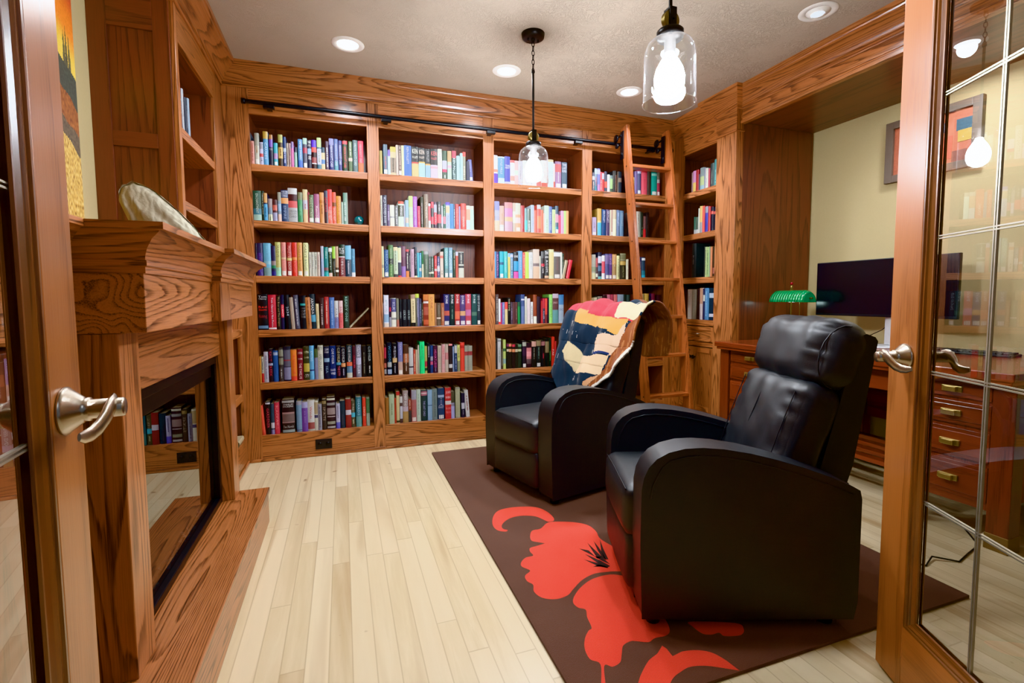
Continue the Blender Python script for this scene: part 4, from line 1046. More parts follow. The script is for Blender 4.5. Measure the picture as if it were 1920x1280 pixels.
(2,1,"""0.2887 0.3057 0.227 ccb ~.1-.9:664
0.3057 0.3397 0.231 334 t.1-.95:ccd:WILD_FOCUSED_BOOK
0.3398 0.3596 0.162 546 t.1-.85:cbd:BREEZE
0.3605 0.393 0.16 ddc b.4-.47:888
0.3939 0.423 0.157 666 ~.1-.9:bbb
0.4225 0.4636 0.191 ded b.9-1:d53 b.4-.85:443 t.42-.83:ddd:INFERNAL
0.4635 0.4745 0.174 99a
0.4757 0.5006 0.203 9bc b.15-.35:cba
0.5028 0.5334 0.237 cdb b.65-1:bc7 b.3-.4:ab9
0.5343 0.566 0.235 95a t.08-.9:ebf:A_BOOK_OF_SECRET_POEMS
0.5663 0.5897 0.164 b35 ~.1-.8:e88
0.5894 0.6148 0.236 332 ~.1-.8:877
0.6169 0.6529 0.259 765 t.15-.9:cba:TUNISIA
0.6523 0.6703 0.188 ddd b.3-.9:d56
0.6714 0.6944 0.206 444 b.75-.98:c45 b.15-.42:c45
0.6953 0.7193 0.203 434 b.6-.9:bbc b.15-.6:d45 t.18-.58:fdd:KITTY
0.7203 0.7521 0.207 444 b.2-.52:e45 ~.6-.9:999
0.7528 0.7683 0.177 999 b.1-.5:dde
0.7694 0.7888 0.19 354 ~.5-.9:aca b.2-.5:d89
0.7889 0.8211 0.206 cde b.9-1:64d b.6-.85:dc9 t.05-.5:56c:MADAMS
0.822 0.8504 0.196 49d ~.1-.9:26a
0.8504 0.8662 0.193 445 ~.1-.8:bbb
0.8672 0.8919 0.196 d44 t.1-.9:fcb:MIDNIGHT
0.8928 0.9087 0.181 879
0.9098 0.9527 0.204 d43 b.35-.75:e65 t.1-.5:fed:SHANIA
0.9546 0.9877 0.19 ccb b.4-.85:da8 b0-.4:dee
0.9877 1.017 0.189 bba b0-.85:dfe"""),
(2,2,"""0.2849 0.3082 0.232 cc9 b.3-.4:998
0.3097 0.3422 0.207 358 t.1-.95:8ac:DREAMLAND L
0.3417 0.3771 0.244 574 b.4-.58:333 ~.4-.9:9a8 ~.05-.35:9b7
0.3788 0.4117 0.228 bca b.88-1:eda b0-.1:444 ~.2-.9:665
0.4118 0.4375 0.236 445 b.55-.95:dda b0-.05:c33 b.48-.55:eed
0.4375 0.4717 0.237 756 b.35-.65:645 b0-.35:86a
0.4714 0.4965 0.214 434 b0-.22:e82 b.92-1:d55 ~.3-.85:bba
0.4964 0.5076 0.208 333 ~.2-.8:bbb
0.5077 0.5358 0.218 b9a ~.4-.9:867
0.5359 0.5584 0.233 323038 t.15-.9:99a:STEINBECK b0-.05:dda
0.5571 0.5731 0.191 5ab
0.5731 0.593 0.191 48a b.25-.38:ccc ~.45-.9:acd
0.5931 0.6073 0.206 cca b.5-1:263
0.6073 0.6483 0.204 565 b.88-1:999 ~.1-.7:887
0.647 0.6661 0.165 555 ~.3-.9:999 b.18-.25:cca
0.6661 0.6882 0.165 454 ~.3-.9:aaa b.18-.28:ccb
0.6912 0.7124 0.17 c44 b.3-.4:dcc ~.5-.9:e99
0.7143 0.7356 0.166 557 b.3-.55:ddd ~.1-.9:bac
0.7388 0.7651 0.203 dcb b.75-.85:c65 ~.1-.3:554
0.7732 0.8036 0.237 699 b.05-.3:688 t.4-.95:cdd:LANDSCAPE L
0.8065 0.839 0.238 79a t.25-.9:dee:OUTLANDER L
0.8409 0.8617 0.22 343 ~.3-.9:998
0.8626 0.8844 0.206 b54 b.85-1:ccd
0.8854 0.9305 0.207 bba b.52-.97:444 ~.55-.93:bba b.38-.46:333"""),
(2,3,"""0.2856 0.296 0.185 888
0.2984 0.3356 0.245 dde t.45-.85:599:BETTE_LORD b.15-.4:8ac b0-.12:dcb
0.3379 0.3536 0.216 323 b.55-.7:b34 b0-.35:99a
0.3545 0.3913 0.222 ddc b.52-.98:558 b.25-.32:888 t.55-.9:dde:SILK
0.3913 0.4115 0.22 776 b0-.25:a65
0.4141 0.4327 0.214 222428 t.25-.6:abb:SERIES
0.4335 0.4717 0.213 222428 t.25-.6:abb:SERIES
0.4726 0.5003 0.213 222428 t.25-.6:abb:SERIES
0.5033 0.5375 0.249 dc9 b.87-1:a87 b0-.12:222 ~.2-.8:764
0.5366 0.5664 0.254 665 b.88-1:bc3
0.5408 0.568 0.222 668 ~.3-.9:99b
0.5679 0.5861 0.217 445 ~.1-.8:89b
0.5867 0.5985 0.187 443 ~.2-.7:cba
0.5991 0.6402 0.25 843020 b.82-1:c73 b.72-.78:ccc b.35-.6:a54 b.05-.2:b53
0.6403 0.6882 0.251 d94 t.55-.9:943:DUNE ~.15-.5:b73
0.6894 0.7024 0.182 a75
0.7033 0.7378 0.182 654 ~.4-.9:887 b.3-.37:dcb
0.7397 0.7659 0.182 a64 ~.2-.8:c97
0.7617 0.8069 0.251 336 t.7-.95:eee:DUNE b.32-.47:b54 L
0.8069 0.8515 0.251 223030 t.7-.97:eee:DUNE ~.2-.6:798
0.8515 0.8925 0.253 a33 t.7-.97:fee:DUNE b.2-.45:d64 L
0.8925 0.9377 0.244 547 t.7-.97:eee:DUNE b.32-.47:c96 L
0.9387 0.9863 0.253 b45 t.7-.97:eef:DUNE b.3-.5:b69 L
0.9882 1.0352 0.253 2c4a4a t.7-.97:dee:DUNE b.3-.42:576
1.0352 1.0657 0.253 30383e t.45-.95:dee:GOD_OF_DUNE L"""),
(2,4,"""0.2896 0.3088 0.242 332224 b.55-.9:a34 b.25-.4:b65 b.05-.2:999
0.3159 0.3492 0.256 1e2230 t.4-.92:59b:WILSON b.25-.4:aaa b.04-.18:9ac
0.3552 0.3896 0.248 1c1c20 t.55-.9:dde:PUZON b.4-.54:ca7 ~.05-.35:bbc
0.3968 0.4332 0.256 77a b0-.4:b98 L t.6-.95:bbe:SANITY
0.4365 0.4795 0.234 4a3328 b.4-.7:a64 ~.1-.7:cba
0.4793 0.5135 0.209 bbb b.25-.3:223
0.5152 0.5315 0.192 b43 ~.1-.9:eca
0.5324 0.5469 0.191 cb9
0.5482 0.5627 0.228 aa9
0.5648 0.6023 0.254 3d7 t.45-.92:274:CARL_HIAASEN
0.602 0.6222 0.216 aa5 b.25-.45:a34 b.1-.2:243
0.6252 0.6464 0.239 22242c ~.5-.9:bbc
0.6472 0.6704 0.221 347 b.45-.6:99a b.3-.42:c57
0.6704 0.7039 0.22 3a2030 t.2-.85:e6a:HEARTLESS ~.05-.2:889
0.7058 0.7348 0.217 ba9 ~.1-.9:a98
0.7368 0.7651 0.227 c99 t.3-.95:c55:CHEROKEE
0.766 0.7934 0.226 ba9 b.45-.7:b77
0.7954 0.8258 0.228 332c2c b.94-1:e88 b.15-.28:ccc
0.8276 0.84 0.206 89b
0.841 0.864 0.217 346 b.7-.98:bbb ~.1-.6:aac
0.866 0.8891 0.218 886 b.4-1:cc6 ~.5-.9:554
0.8911 0.926 0.236 d43 b.8-.9:a22
0.9268 0.955 0.206 998 b.62-.78:944
0.956 0.9922 0.207 998 b.62-.78:944"""),
(2,5,"""0.2935 0.3181 0.208 963
0.3201 0.3608 0.231 ab9 ~.3-.7:786
0.3604 0.3755 0.199 a32
0.3752 0.4019 0.25 cb8 b.88-1:b33 b.02-.08:332
0.4016 0.4231 0.221 544 b.15-.6:bbc b.72-.95:ccc
0.4243 0.4675 0.253 988 b0-.35:a85 t.5-.9:ddd:DEEP_END b.35-.5:bab
0.4677 0.4922 0.186 832 b0-.5:444 ~.55-.95:dba
0.4919 0.5311 0.253 a66 b.7-1:99a L
0.532 0.565 0.255 bcb ~.2-.9:8a9
0.5677 0.6166 0.248 344 b.82-.96:a67 b.88-.91:dcc t.15-.65:aad:THE_LAST_CHILD
0.6194 0.6557 0.247 8ac b.48-.5:346
0.6557 0.6969 0.251 788 ~.1-.9:566
0.7016 0.7546 0.255 346 t.4-.7:99b:HIST L b.62-.8:345 h.35-.5:bbc:A/BRIEF b.7-.78:9ac
0.7603 0.8089 0.254 b33 h.62-.92:fdd:JOHN/IRVING b.46-.58:ccc h.15-.4:e99:IN_ONE/PERSON
0.8087 0.8385 0.222 554 b0-.57:aad b.45-.55:889
0.8444 0.8841 0.251 998 b.05-.95:aa8
0.8935 0.9227 0.202 334 b.35-.6:bbc ~.1-.3:99a
0.9326 0.966 0.223 ccc ~.2-.8:844 @-4"""),
(3,0,"""1.1839 1.2225 0.222 eee b0-.35:63c b.4-.5:e97
1.2242 1.2784 0.214 dee b.2-.95:58a t.35-.9:eef:KYLE_MILLS
1.2812 1.3286 0.221 449 h.55-.7:fff:THE/NEXT b.02-.08:ccd
1.3294 1.368 0.195 ddd b.9-1:d66 b.15-.35:c98
1.368 1.4003 0.194 dbb b.4-.6:cdc
1.4026 1.4375 0.195 dde ~.2-.8:778
1.4394 1.4749 0.202 eee ~.2-.8:977
1.4772 1.5172 0.205 ddd b.6-.8:acd
1.5196 1.5599 0.21 eee ~.2-.8:669
1.5623 1.6029 0.213 ddd b.0-.2:c66
1.6053 1.663 0.218 eee b0-.15:c54 ~.3-.9:aaa
1.6655 1.716 0.23 dee b.92-1:cb8 h.35-.6:667:VINCE/VINCENT
1.716 1.7316 0.2 dcc b0-.25:b54
1.7336 1.7896 0.221 868 b.6-.9:b55 L ~.2-.6:bbb
1.7926 1.8441 0.219 456 h.6-.95:dde:THE/LAST/KIND L"""),
(3,1,"""1.1913 1.2337 0.239 99a b.7-1:88b b0-.35:dca b.5-.7:aab
1.2336 1.2727 0.205 ca9 b0-.25:bbb L ~.25-.7:b86
1.2783 1.3472 0.236 c88 b0-.35:a89 b.35-.55:db8 b.5-.8:b7a
1.349 1.3731 0.235 a98 b.3-.7:ddc
1.3722 1.4178 0.235 aa9 b0-.6:da7 L b.3-.5:cbb
1.4178 1.4525 0.218 933 ~.1-.6:c66
1.4534 1.4788 0.196 688 b.1-.5:5bb
1.4788 1.5101 0.195 555f55 ~.02-.5:dee
1.5101 1.5387 0.227 bcd ~.1-.8:99b
1.5396 1.5644 0.187 e64
1.5655 1.6 0.233 d54 b.15-.6:e95 b.85-1:aaa
1.6 1.6241 0.191 e74
1.6241 1.6338 0.165 ecb
1.6339 1.6747 0.231 bcb ~.1-.5:786
1.6757 1.706 0.226 569 ~.1-.8:bbd
1.7069 1.7354 0.201 cd9 ~.1-.8:785
1.7364 1.7651 0.234 456 b.4-.7:c9a b.1-.25:378 L
1.7651 1.7859 0.155 d36
1.7859 1.8138 0.195 c9b
1.8148 1.8367 0.196 bd7
1.8377 1.8608 0.197 ea5"""),
(3,2,"""1.185 1.2022 0.217 59c
1.2022 1.2268 0.214 436 t.1-.9:d9c:KATE_ATKINSON
1.2304 1.2661 0.219 3ab b.5-.6:357 L
1.268 1.302 0.22 4aa ~.2-.8:9cc
1.3038 1.3242 0.206 ed6 b.85-1:8bd ~.2-.8:aa4
1.326 1.352 0.206 68a ~.1-.8:acd b.85-.95:dde
1.3539 1.396 0.218 282628 b0-.25:d4a b.28-.65:39c h.68-.98:eee:GONE
1.397 1.4327 0.226 6ad ~.3-.8:bdf
1.4346 1.4573 0.216 e43 ~.1-.9:fbb
1.4573 1.4905 0.221 ce4 b.8-1:bc5
1.4915 1.5278 0.22 ccc ~.3-.9:998
1.5288 1.5856 0.246 cba b.42-.52:766 b0-.4:db9
1.5865 1.601 0.191 bba
1.6011 1.6331 0.229 332e2e b.45-.55:c34 ~.2-.45:ddd b.75-1:555
1.6351 1.6742 0.241 333 h.68-.98:eee:THE/AMBER t.22-.65:eee:ROOM b.02-.1:ca8
1.6752 1.7195 0.249 cc9 b.82-.88:665 b.1-.9:dc8
1.7205 1.7831 0.233 665e5a b.82-.96:ddd t.3-.78:855:OUTSIDER L
1.7841 1.7991 0.227 ddc
1.7991 1.8162 0.218 343 ~.05-.95:998
1.7941 1.8222 0.16 a97 @12
1.8353 1.8656 0.163 d34 @12"""),
(3,3,"""1.1926 1.22 0.251 655 ~.1-.9:bba
1.2189 1.2373 0.212 eee b0-.1:e32
1.2381 1.2501 0.179 b36
1.2501 1.2732 0.183 77b ~.1-.9:aac
1.2741 1.2991 0.185 dc8 b.68-1:e43
1.3011 1.3253 0.222 232220 t.5-.95:dda:THE_TIME
1.3261 1.3439 0.185 544854 ~.2-.7:98a
1.3439 1.3655 0.184 654444
1.3655 1.3862 0.184 5a3838 ~.2-.7:987
1.3871 1.4098 0.184 384 b.8-1:354
1.4194 1.4508 0.248 67a b.6-1:458 b.8-.85:dde
1.4517 1.4717 0.23 ccb
1.4726 1.5023 0.215 dcc
1.5081 1.5273 0.185 eee ~.2-.8:887
1.5303 1.5613 0.246 954a2c b0-.25:eed
1.5622 1.5953 0.23 332830
1.6001 1.6177 0.194 b33
1.6167 1.6383 0.214 b34 b0-.6:445 t.1-.55:cce:KILLER
1.6393 1.6609 0.214 d43 b0-.35:733
1.6619 1.6738 0.221 223
1.6748 1.7064 0.248 9d6 t.2-.8:374:A_GROWING_FIELD
1.7074 1.7623 0.254 644 b.85-1:bab b0-.45:699 h.55-.82:dbb:JURASSIC
1.7653 1.8125 0.245 9ab b.65-1:47a h.35-.6:556:SPACE"""),
(3,4,"""1.1866 1.2077 0.226 444
1.2085 1.2384 0.257 ccc b.9-.95:888 ~.2-.7:898
1.2391 1.2552 0.239 443828 ~.1-.7:aa9
1.2567 1.2816 0.247 bc6 b.6-.7:464 b.18-.35:8aa
1.2859 1.3066 0.209 2c2a24 b.9-1:735 b.7-.8:cb9
1.3073 1.334 0.208 2a2620 b.9-1:d75 b.68-.8:d96
1.3354 1.3637 0.205 2c2422 b.9-1:b34 b.68-.8:d85
1.3645 1.3876 0.204 2a2a22 b.68-.8:cb9
1.3891 1.4207 0.203 30382c b.9-1:686 b.7-.8:bb8
1.4275 1.4638 0.232 302c30 b.8-.95:aa9 b.45-.75:434 L
1.4661 1.5102 0.213 2f2024 b.35-.8:c77 b.45-.65:e99 b.15-.35:655
1.5118 1.5532 0.224 24221f b.8-1:c98 ~.3-.75:998
1.5555 1.5979 0.229 2c2c2a b.8-1:875 ~.3-.75:798 L
1.6003 1.6368 0.231 22201f ~.3-.5:c34 b.8-.95:966
1.6384 1.6736 0.243 1c201e b.5-.9:875
1.6736 1.6948 0.251 1e281e t.05-.7:8c7:GAIMAN
1.6979 1.7263 0.256 c32 t.1-.85:edd:FIRE
1.7271 1.7445 0.218 b33"""),
(4,0,"""2.0872 2.1108 0.156 556 b.6-.8:ccc ~.05-.5:cba
2.1116 2.137 0.196 789 b0-.4:478 b.75-.95:dee ~.2-.6:b56
2.1379 2.1652 0.195 77b b.75-.95:dde b0-.3:a7a
2.1653 2.1848 0.168 c45 t.05-.6:fff:THE_STAND
2.1848 2.207 0.166 d33 b.65-.95:ccd
2.2087 2.2354 0.176 445 b.2-.5:e53
2.2373 2.2624 0.151 ddd
2.2633 2.2912 0.145 9b7 b.8-1:677 b0-.2:454
2.2919 2.3081 0.188 333 ~.1-.9:665
2.309 2.3389 0.19 2c2a26 ~.05-.8:a76
2.3398 2.3498 0.184 987
2.3498 2.3844 0.187 456 b.5-.7:ba9
2.4695 2.5024 0.189 542430 t.05-.8:f9b:MORRIS
2.5027 2.5167 0.148 ed9
2.5182 2.549 0.203 769
2.5462 2.5857 0.205 557 b.9-1:bbd L
2.5911 2.6518 0.234 d56 t.2-.6:c34:ASSASSIN b.85-.97:a33
2.6528 2.6929 0.218 4a3f38
2.6959 2.7556 0.207 298 L b.85-.95:9dc
2.7594 2.7914 0.211 a45 b.7-1:776 L b.55-.7:bbb"""),
(4,1,"""2.0893 2.1325 0.157 bac L t.4-.7:446:SON
2.1411 2.181 0.235 cda54c b0-.48:5bd b.48-.55:dc8
2.1855 2.2257 0.229 247 t.5-.95:eef:KEN_FOLLETT
2.2266 2.2635 0.23 546 t.5-.95:eef:KEN_FOLLETT
2.2653 2.277 0.229 ddb
2.277 2.2969 0.23 b98 L
2.2969 2.3333 0.233 eec b.65-1:cb9
2.3351 2.3671 0.232 679 t.4-.9:cdf:KEN_FOLLETT
2.368 2.4075 0.228 68a t.4-.9:bcd:KEN_FOLLETT
2.5069 2.5369 0.235 ddd t.4-.9:779:KEN_FOLLETT
2.5388 2.5728 0.231 eed ~.5-.9:998
2.5737 2.5879 0.232 9a9
2.5889 2.6126 0.227 2f382f ~.1-.4:8a7
2.6138 2.6443 0.193 866 b0-.4:d33
2.6441 2.6795 0.229 322c2c ~.3-.9:655"""),
(4,2,"""2.0816 2.1258 0.216 bba b0-.25:dda b.3-.5:9a8
2.1268 2.1481 0.193 544 b.55-.95:b55 b.1-.25:ddc
2.1498 2.1882 0.237 334 b.6-.85:ccd b.3-.5:579 b0-.1:6aa
2.1874 2.2206 0.21 ddd b.25-.75:d56
2.2215 2.264 0.225 558 b.6-.95:769 L
2.2612 2.2931 0.226 648 t.55-.95:bad:LOVE L
2.294 2.3388 0.223 a85 b.6-1:c95 ~.5-.95:dca L
2.3397 2.3701 0.212 dd9 ~.1-.9:665
2.3728 2.4339 0.233 383428 b.72-1:997 b.77-.95:775 b.55-.7:ca5 t.08-.5:aa7:HAMILTON
2.4388 2.4622 0.182 eec
2.5458 2.5572 0.205 b76
2.561 2.5781 0.203 333 b.72-1:c56 b.4-.7:ddd
2.579 2.601 0.204 446 ~.2-.8:889
2.6019 2.6421 0.206 345 b0-.2:3ac b.85-.95:ddd b.2-.4:378"""),
(4,3,"""2.0819 2.1103 0.218 cb8 ~.3-.9:885
2.1103 2.1406 0.22 cb9 b.4-.7:c96
2.1487 2.1954 0.23 776 ~.2-.7:998
2.2008 2.2416 0.242 332628 b.3-.5:855 b.6-.8:888
2.247 2.278 0.246 b67 b0-.45:98a
2.2798 2.311 0.246 a45 b.2-.6:c8a
2.3138 2.3497 0.245 987 b.65-1:c66
2.3534 2.4147 0.247 89a ~.2-.8:99a
2.4175 2.4427 0.247 2a302a
2.4437 2.4804 0.243 3c4a46
2.5848 2.604 0.247 943
2.6049 2.6348 0.251 cb8 ~.1-.8:864
2.6386 2.6831 0.253 db5 ~.1-.8:a83
2.6833 2.7057 0.23 223 ~.1-.6:ccc b.7-.8:ddd
2.7114 2.7524 0.255 546 b.5-1:734 L
2.7742 2.8186 0.242 40252a"""),
(5,0,"""3.6835 3.6654 0.177 977
3.6655 3.6259 0.183 c8b b0-.45:db5
3.6239 3.587 0.183 a33
3.5863 3.5709 0.141 556
3.5716 3.5213 0.188 899 b.2-.6:bc8 b0-.2:9bc
3.5212 3.4997 0.179 99a
3.4996 3.4682 0.169 ddc ~.1-.5:99b
3.4681 3.4462 0.159 b45
3.4431 3.4 0.194 455 ~.1-.7:998
3.3986 3.3547 0.216 599 ~.1-.6:9cc
3.3549 3.3272 0.231 598 t.1-.6:dee:HOMER"""),
(5,1,"""3.6403 3.6145 0.15 465 b0-.25:aaa
3.6144 3.5831 0.145 565 b0-.25:bbb
3.5822 3.5647 0.216 ccb
3.565 3.5305 0.231 db6 b0-.4:999
3.5304 3.5002 0.226 e54
3.4982 3.4629 0.216 44a b.75-1:99a
3.461 3.4335 0.211 c44
3.4261 3.3955 0.201 2a2a38 b.7-.82:e65
3.3936 3.3634 0.193 2a2a38 b.7-.82:e65
3.3615 3.3301 0.187 2a2a38 b.7-.82:e65"""),
(5,2,"""3.6618 3.6018 0.303 343c3c t.4-.65:ccc:RUSH
3.5045 3.4857 0.263 2c3230
3.4856 3.465 0.258 bc8 ~.05-.9:563
3.4631 3.4373 0.255 ac7 ~.05-.9:465
3.4373 3.4226 0.257 9a8
3.4225 3.4007 0.252 d85
3.3989 3.372 0.249 432 b.1-.3:a65
3.3696 3.3465 0.212 9ba ~.05-.6:76a
3.347 3.3172 0.241 a44 b0-.5:647"""),
(5,3,"""3.7041 3.6445 0.267 cba ~.1-.9:cdd
3.6425 3.5844 0.266 bba ~.1-.9:cca
3.5805 3.5452 0.269 322
3.5434 3.5049 0.275 dcc b.5-1:c97
3.5048 3.482 0.268 335 b.6-.8:ddc
3.4802 3.4297 0.274 58b ~.1-.9:adf
3.4278 3.3677 0.27 234 b.7-.85:bcd b.1-.2:ccd
3.3656 3.3406 0.25 dde
3.3409 3.3144 0.268 ccc"""),
]
# ------------------------------------------------------------------ books
PAL = {'black': '161617', 'charcoal grey': '3c3c40', 'grey': '8c8f92', 'white': 'eeeeee', 'cream': 'ddd5b8', 'tan': 'b9a27a', 'brown': '6b4a33', 'orange': 'e2843c', 'red': 'c4303a', 'maroon': '5c2026', 'pink': 'd8708a', 'purple': '6d4a86', 'lavender': '9a92c0', 'navy': '222a4c', 'blue': '3f66a8', 'light blue': '8db8d8', 'teal': '2b8086', 'green': '3f8048', 'dark green': '25382f', 'lime green': '9cce5a', 'olive': '8a8a4c', 'yellow': 'dfc454'}
PALL = {k: Vector([x**(1/2.2) for x in h2l(v)[:3]]) for k, v in PAL.items()}
def cname(h):
    v = Vector([x**(1/2.2) for x in h2l(h)[:3]])
    def d(k):
        w = PALL[k]; a = sum(v)/3; b = sum(w)/3
        return (a-b)**2*1.2+((v-Vector((a,)*3))-(w-Vector((b,)*3))).length_squared*1.6
    return min(PALL, key=d)
_tc = {}
def text_mesh(s):
    if s in _tc: return _tc[s]
    cu = bpy.data.curves.new('t', 'FONT'); cu.body = s; cu.resolution_u = 1; cu.size = 1
    ob = bpy.data.objects.new('t', cu); C.objects.link(ob)
    dg = bpy.context.evaluated_depsgraph_get(); me = ob.evaluated_get(dg).to_mesh()
    vs = [(v.co.x, v.co.y) for v in me.vertices]; fs = [tuple(p.vertices) for p in me.polygons]
    ob.evaluated_get(dg).to_mesh_clear(); bpy.data.objects.remove(ob); bpy.data.curves.remove(cu)
    if vs:
        x0 = min(v[0] for v in vs); x1 = max(v[0] for v in vs); y0 = min(v[1] for v in vs); y1 = max(v[1] for v in vs)
    else: x0 = x1 = y0 = y1 = 0
    _tc[s] = (vs, fs, x0, x1, y0, y1); return _tc[s]
NUM = r'(\d*\.?\d+)-(\d*\.?\d+):([0-9a-f]{3,6})'
def h2l_full(h, f=h2l):
    c = f(h); l = .3*c[0]+.5*c[1]+.2*c[2]
    return tuple((x*.9+l*.1)*.78 for x in c[:3])+(1.0,)
def book_geo(mb, w, h, spec, rng, dep=.155):
    """spine faces -Y at y=0; x in 0..w, z in 0..h"""
    tk = spec.split(); base = h2l_full(tk[0]); bands = []; texts = []; bars = []; lab = False; lean = 0
    for t in tk[1:]:
        if t == 'L': lab = True
        elif t[0] == '@': lean = float(t[1:])
        elif t[0] == 'b': m = re.match('b'+NUM, t); bands.append((float(m[1]), float(m[2]), h2l_full(m[3])))
        elif t[0] == '~': m = re.match('~'+NUM, t); bars.append((float(m[1]), float(m[2]), h2l_full(m[3])))
        else:
            m = re.match('([th])'+NUM+':(.*)', t); texts.append((m[1], float(m[2]), float(m[3]), h2l_full(m[4]), m[5].replace('_', ' ')))
    L = Matrix.Translation((w/2, 0, 0)) @ Matrix.Rotation(math.radians(lean), 4, 'Y') @ Matrix.Translation((-w/2, 0, 0))
    if abs(lean) > 0: L = Matrix.Translation((0, 0, abs(math.sin(math.radians(lean)))*w/2)) @ L
    def A(vs, fs, col, smooth=False): mb.add([L @ Vector(v) for v in vs], fs, 0, 0, col, smooth)
    bow = min(.006, w*.16)
    NX = 6
    def sp(k): u = k/NX; return (w*u, -bow*(1-(2*u-1)**2))
    zs = sorted({0.0, 1.0}|{b[0] for b in bands}|{b[1] for b in bands})
    for za, zb in zip(zs, zs[1:]):
        c = base
        for b0, b1, bc in bands:
            if b0 <= (za+zb)/2 <= b1: c = bc
        vs = [(sp(k)[0], sp(k)[1]+.003, z*h) for z in (za, zb) for k in range(NX+1)]
        A(vs, [(k, k+1, NX+2+k, NX+1+k) for k in range(NX)], c, True)
    t = min(.0022, w*.12)
    cv = tuple(x*.85 for x in base[:3])+(1,)
    for xa, xb in ((0, t), (w-t, w)):
        vs = [(xa, .003, 0), (xb, .003, 0), (xb, dep, 0), (xa, dep, 0), (xa, .003, h), (xb, .003, h), (xb, dep, h), (xa, dep, h)]
        A(vs, [(0, 3, 2, 1), (4, 5, 6, 7), (0, 1, 5, 4), (1, 2, 6, 5), (2, 3, 7, 6), (3, 0, 4, 7)], cv)
    pg = h2l_full('cfc3a2'); hh = h-.004
    vs = [(t, .003, .002), (w-t, .003, .002), (w-t, dep-.004, .002), (t, dep-.004, .002), (t, .003, hh), (w-t, .003, hh), (w-t, dep-.004, hh), (t, dep-.004, hh)]
    A(vs, [(4, 5, 6, 7), (2, 3, 7, 6), (0, 3, 2, 1)], pg)
    e = .0007
    def yy(x): u = x/w; return .003-bow*(1-(2*u-1)**2)-e
    def quad(xa, xb, za, zb, c):
        vs = [(xa, yy(xa), za), ((xa+xb)/2, yy((xa+xb)/2), za), (xb, yy(xb), za), (xa, yy(xa), zb), ((xa+xb)/2, yy((xa+xb)/2), zb), (xb, yy(xb), zb)]
        A(vs, [(0, 1, 4, 3), (1, 2, 5, 4)], c)
    for f0, f1, c in bars:
        z = f1*h; cw = min(.010, w*.42)
        xc = w/2
        while z > f0*h+.004:
            a = rng.uniform(.0022, .0042)
            if rng.random() > .16: quad(xc-cw/2*rng.uniform(.6, 1), xc+cw/2*rng.uniform(.6, 1), z-a, z, c)
            z -= a+.0013
    for kind, f0, f1, c, s in texts:
        if kind == 't':
            vs, fs, x0, x1, y0, y1 = text_mesh(s)
            if not vs: continue
            span = (f1-f0)*h; ch = min(.016, w*.52); sy = ch/(y1-y0); sx = min(span/(x1-x0), sy*1.5); ln = sx*(x1-x0)
            zt = f1*h-(span-ln)/2
            q = [(w/2+(b-(y0+y1)/2)*sy, zt-(a-x0)*sx) for a, b in vs]
            A([(xx, yy(xx), zz) for xx, zz in q], fs, c)
        else:
            rows = s.split('/'); rh = (f1-f0)*h/len(rows)
            for k, row in enumerate(rows):
                vs, fs, x0, x1, y0, y1 = text_mesh(row)
                if not vs: continue
                sx = w*.82/(x1-x0); sy = min(rh*.8/(y1-y0), sx*2.2); zc = f1*h-rh*(k+.5)
                q = [(w/2+(a-(x0+x1)/2)*sx, zc+(b-(y0+y1)/2)*sy) for a, b in vs]
                A([(xx, yy(xx), zz) for xx, zz in q], fs, c)
    if lab:
        quad(w*.14, w*.86, .006, .006+min(.03, h*.14), h2l_full('e6e4dd'))
    return tk[0], bands, texts
BAYL = {1: 'leftmost back bay', 2: 'second back bay', 3: 'third back bay', 4: 'ladder bay', 5: 'right corner bookcase'}
SHL = ['top', 'second', 'third', 'fourth', 'fifth', 'bottom']
ORD = ['first', 'second', 'third', 'fourth', 'fifth', 'sixth', 'seventh', 'eighth', 'ninth', 'tenth', 'eleventh', 'twelfth', 'thirteenth', 'fourteenth', 'fifteenth']
allb = []
for bay, sh, txt in BOOKS:
    rows = [l.split(None, 3) for l in txt.strip().split('\n')]
    seen = {}
    for c0, c1, h, spec in rows:
        c0, c1, h = float(c0), float(c1), float(h)
        if bay < 5: c0, c1 = max(c0, STI[bay-1][1]+.001), min(c1, STI[bay][0]-.002)
        cn = cname(spec.split()[0]); seen.setdefault(cn, []).append(len(allb))
        allb.append([bay, sh, c0, c1, h, spec, cn, None])
    for cn, ids in seen.items():
        for k, i in enumerate(ids):
            b = allb[i]; wd = abs(b[3]-b[2]); th = 'thin ' if wd < .016 else 'thick ' if wd > .036 else ''
            tl = re.search(r'(?:^| )[th][\d.]+-[\d.]+:([0-9a-f]{3,6}):', b[5])
            tl = (' with %s lettering' % cname(tl[1])) if tl else ''
            pos = 'the only %s one' % cn if len(ids) == 1 else '%s %s one from left' % (ORD[k], cn)
            b[7] = '%s%s book%s, %s, %s shelf, %s' % (th, cn, tl, pos, SHL[sh], BAYL[bay])
            if len(b[7].split()) > 16: b[7] = '%s%s book, %s, %s shelf, %s' % (th, cn, pos, SHL[sh], BAYL[bay])
def dist(b):
    if b[0] < 5: return math.hypot((b[2]+b[3])/2, 3.9)**2
    return math.hypot(2.95, b[2])**2*1.9
order = sorted(range(len(allb)), key=lambda i: -abs(allb[i][3]-allb[i][2])*allb[i][4]/dist(allb[i]))
solo = set(order[:294])
rest = MB()
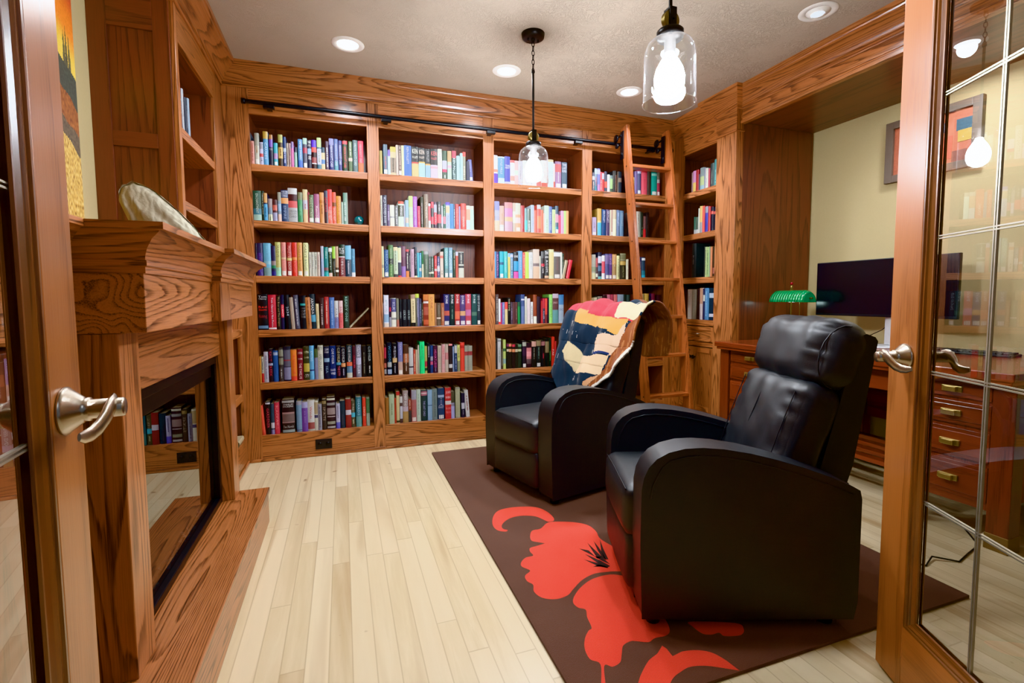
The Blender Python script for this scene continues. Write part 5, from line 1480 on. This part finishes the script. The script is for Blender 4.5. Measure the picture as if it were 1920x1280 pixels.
for i, (bay, sh, c0, c1, h, spec, cn, lab) in enumerate(allb):
    rng = random.Random(i*13+5)
    w = abs(c1-c0)-.0012
    zs = (SHZ[sh] if bay < 5 else (RSH+[.966])[sh])+.0006
    mb = MB(); book_geo(mb, w, h, spec, rng)
    if bay < 5: X = Matrix.Translation((c0+.0006, 3.907+rng.uniform(0, .006), zs))
    else: X = Matrix.Translation((2.953+rng.uniform(0, .005), max(c0, c1)-.0006, zs)) @ Matrix.Rotation(-PI/2, 4, 'Z')
    if i in solo:
        o = mb.build('book', M['book']); o.matrix_world = X
        tag(o, lab, 'book', 'books on the %s shelf of the %s' % (SHL[sh], BAYL[bay]))
    else:
        k = len(rest.v); rest.v += [tuple(X @ Vector(p)) for p in mb.v]
        rest.f += [tuple(a+k for a in f) for f in mb.f]; rest.m += mb.m; rest.b += mb.b; rest.c += mb.c; rest.sm += mb.sm
def one(w, h, spec, X, label, group=None, seed=1):
    mb = MB(); book_geo(mb, w, h, spec, random.Random(seed)); o = mb.build('book', M['book']); o.matrix_world = X
    return tag(o, label, 'book', group)
one(.009, .20, 'c9bb98 ~.1-.9:554', Matrix.Translation((.047, 3.91, SHZ[3]+.0066)) @ Matrix.Rotation(math.radians(44), 4, 'Y'), 'thin cream book leaning steeply alone on fourth shelf, leftmost back bay')
RZ90 = Matrix.Rotation(PI/2, 4, 'Z')
yy = 2.955
for w, h, spec, lab in ((.045, .235, 'd8a868 ~.2-.8:a33', 'cream and orange book nearest the end panel, upper left-wall shelf'), (.03, .24, 'c34450 t.1-.9:edd:RIVER', 'red book on the upper left-wall shelf beside a cream one'), (.03, .225, 'a9adb4 ~.1-.8:556', 'pale grey book on the upper left-wall shelf'), (.03, .20, '2c3444 ~.2-.8:99a', 'dark blue book on the upper left-wall shelf'), (.03, .215, '8fa4b8', 'light blue book at the end of the upper left-wall row')):
    one(w, h, spec, Matrix.Translation((LX-.025, yy, LSH[0]+.0006)) @ RZ90, lab, 'books on the left wall bookcase'); yy += w+.022
one(.05, .21, '7f8d9b b.6-1:9aa4ac', Matrix.Translation((LX-.03, 2.965, LSH[1]+.0006)) @ RZ90, 'slate grey book alone on the second left-wall shelf', 'books on the left wall bookcase')
one(.036, .17, 'cbb68c', Matrix.Translation((-.664, 3.79, .1908)) @ Matrix(((0, -1, 0, 0), (0, 0, -1, 0), (1, 0, 0, 0), (0, 0, 0, 1))), 'cream book lying flat on the lowest left-wall shelf')
if rest.v:
    o = rest.build('assorted_books', M['book']); tag(o, 'remaining narrow books filling gaps along all the bookcase shelves', 'books', None, 'stuff')

# ------------------------------------------------------------------ camera and colour
cam = bpy.data.cameras.new('camera'); co = bpy.data.objects.new('camera', cam); C.objects.link(co)
cam.sensor_fit = 'HORIZONTAL'; cam.sensor_width = 36; f, cx, cy = 922.93, 977.27, 622.52
cam.lens = f*36/1920; cam.shift_x = -(cx-960)/1920; cam.shift_y = (cy-640)/1920
yaw, pit, rol, hh = .3479, .0683, -.0050, 1.1586
fwd = Vector((math.sin(yaw)*math.cos(pit), math.cos(yaw)*math.cos(pit), -math.sin(pit))); rt = Vector((math.cos(yaw), -math.sin(yaw), 0)); up = rt.cross(fwd)
r2 = rt*math.cos(rol)+up*math.sin(rol); u2 = -rt*math.sin(rol)+up*math.cos(rol)
m = Matrix((r2, u2, -fwd)).transposed().to_4x4(); m.translation = (0, 0, hh); co.matrix_world = m
cam.clip_start = .02
sc = bpy.context.scene; sc.camera = co
sc.view_settings.view_transform = 'Khronos PBR Neutral'; sc.view_settings.exposure = -0.1; sc.view_settings.gamma = 1.1
sc.view_settings.use_white_balance = True; sc.view_settings.white_balance_temperature = 5600; sc.view_settings.white_balance_tint = 8
sc.cycles.use_denoising = True; sc.cycles.max_bounces = 10; sc.cycles.transparent_max_bounces = 16
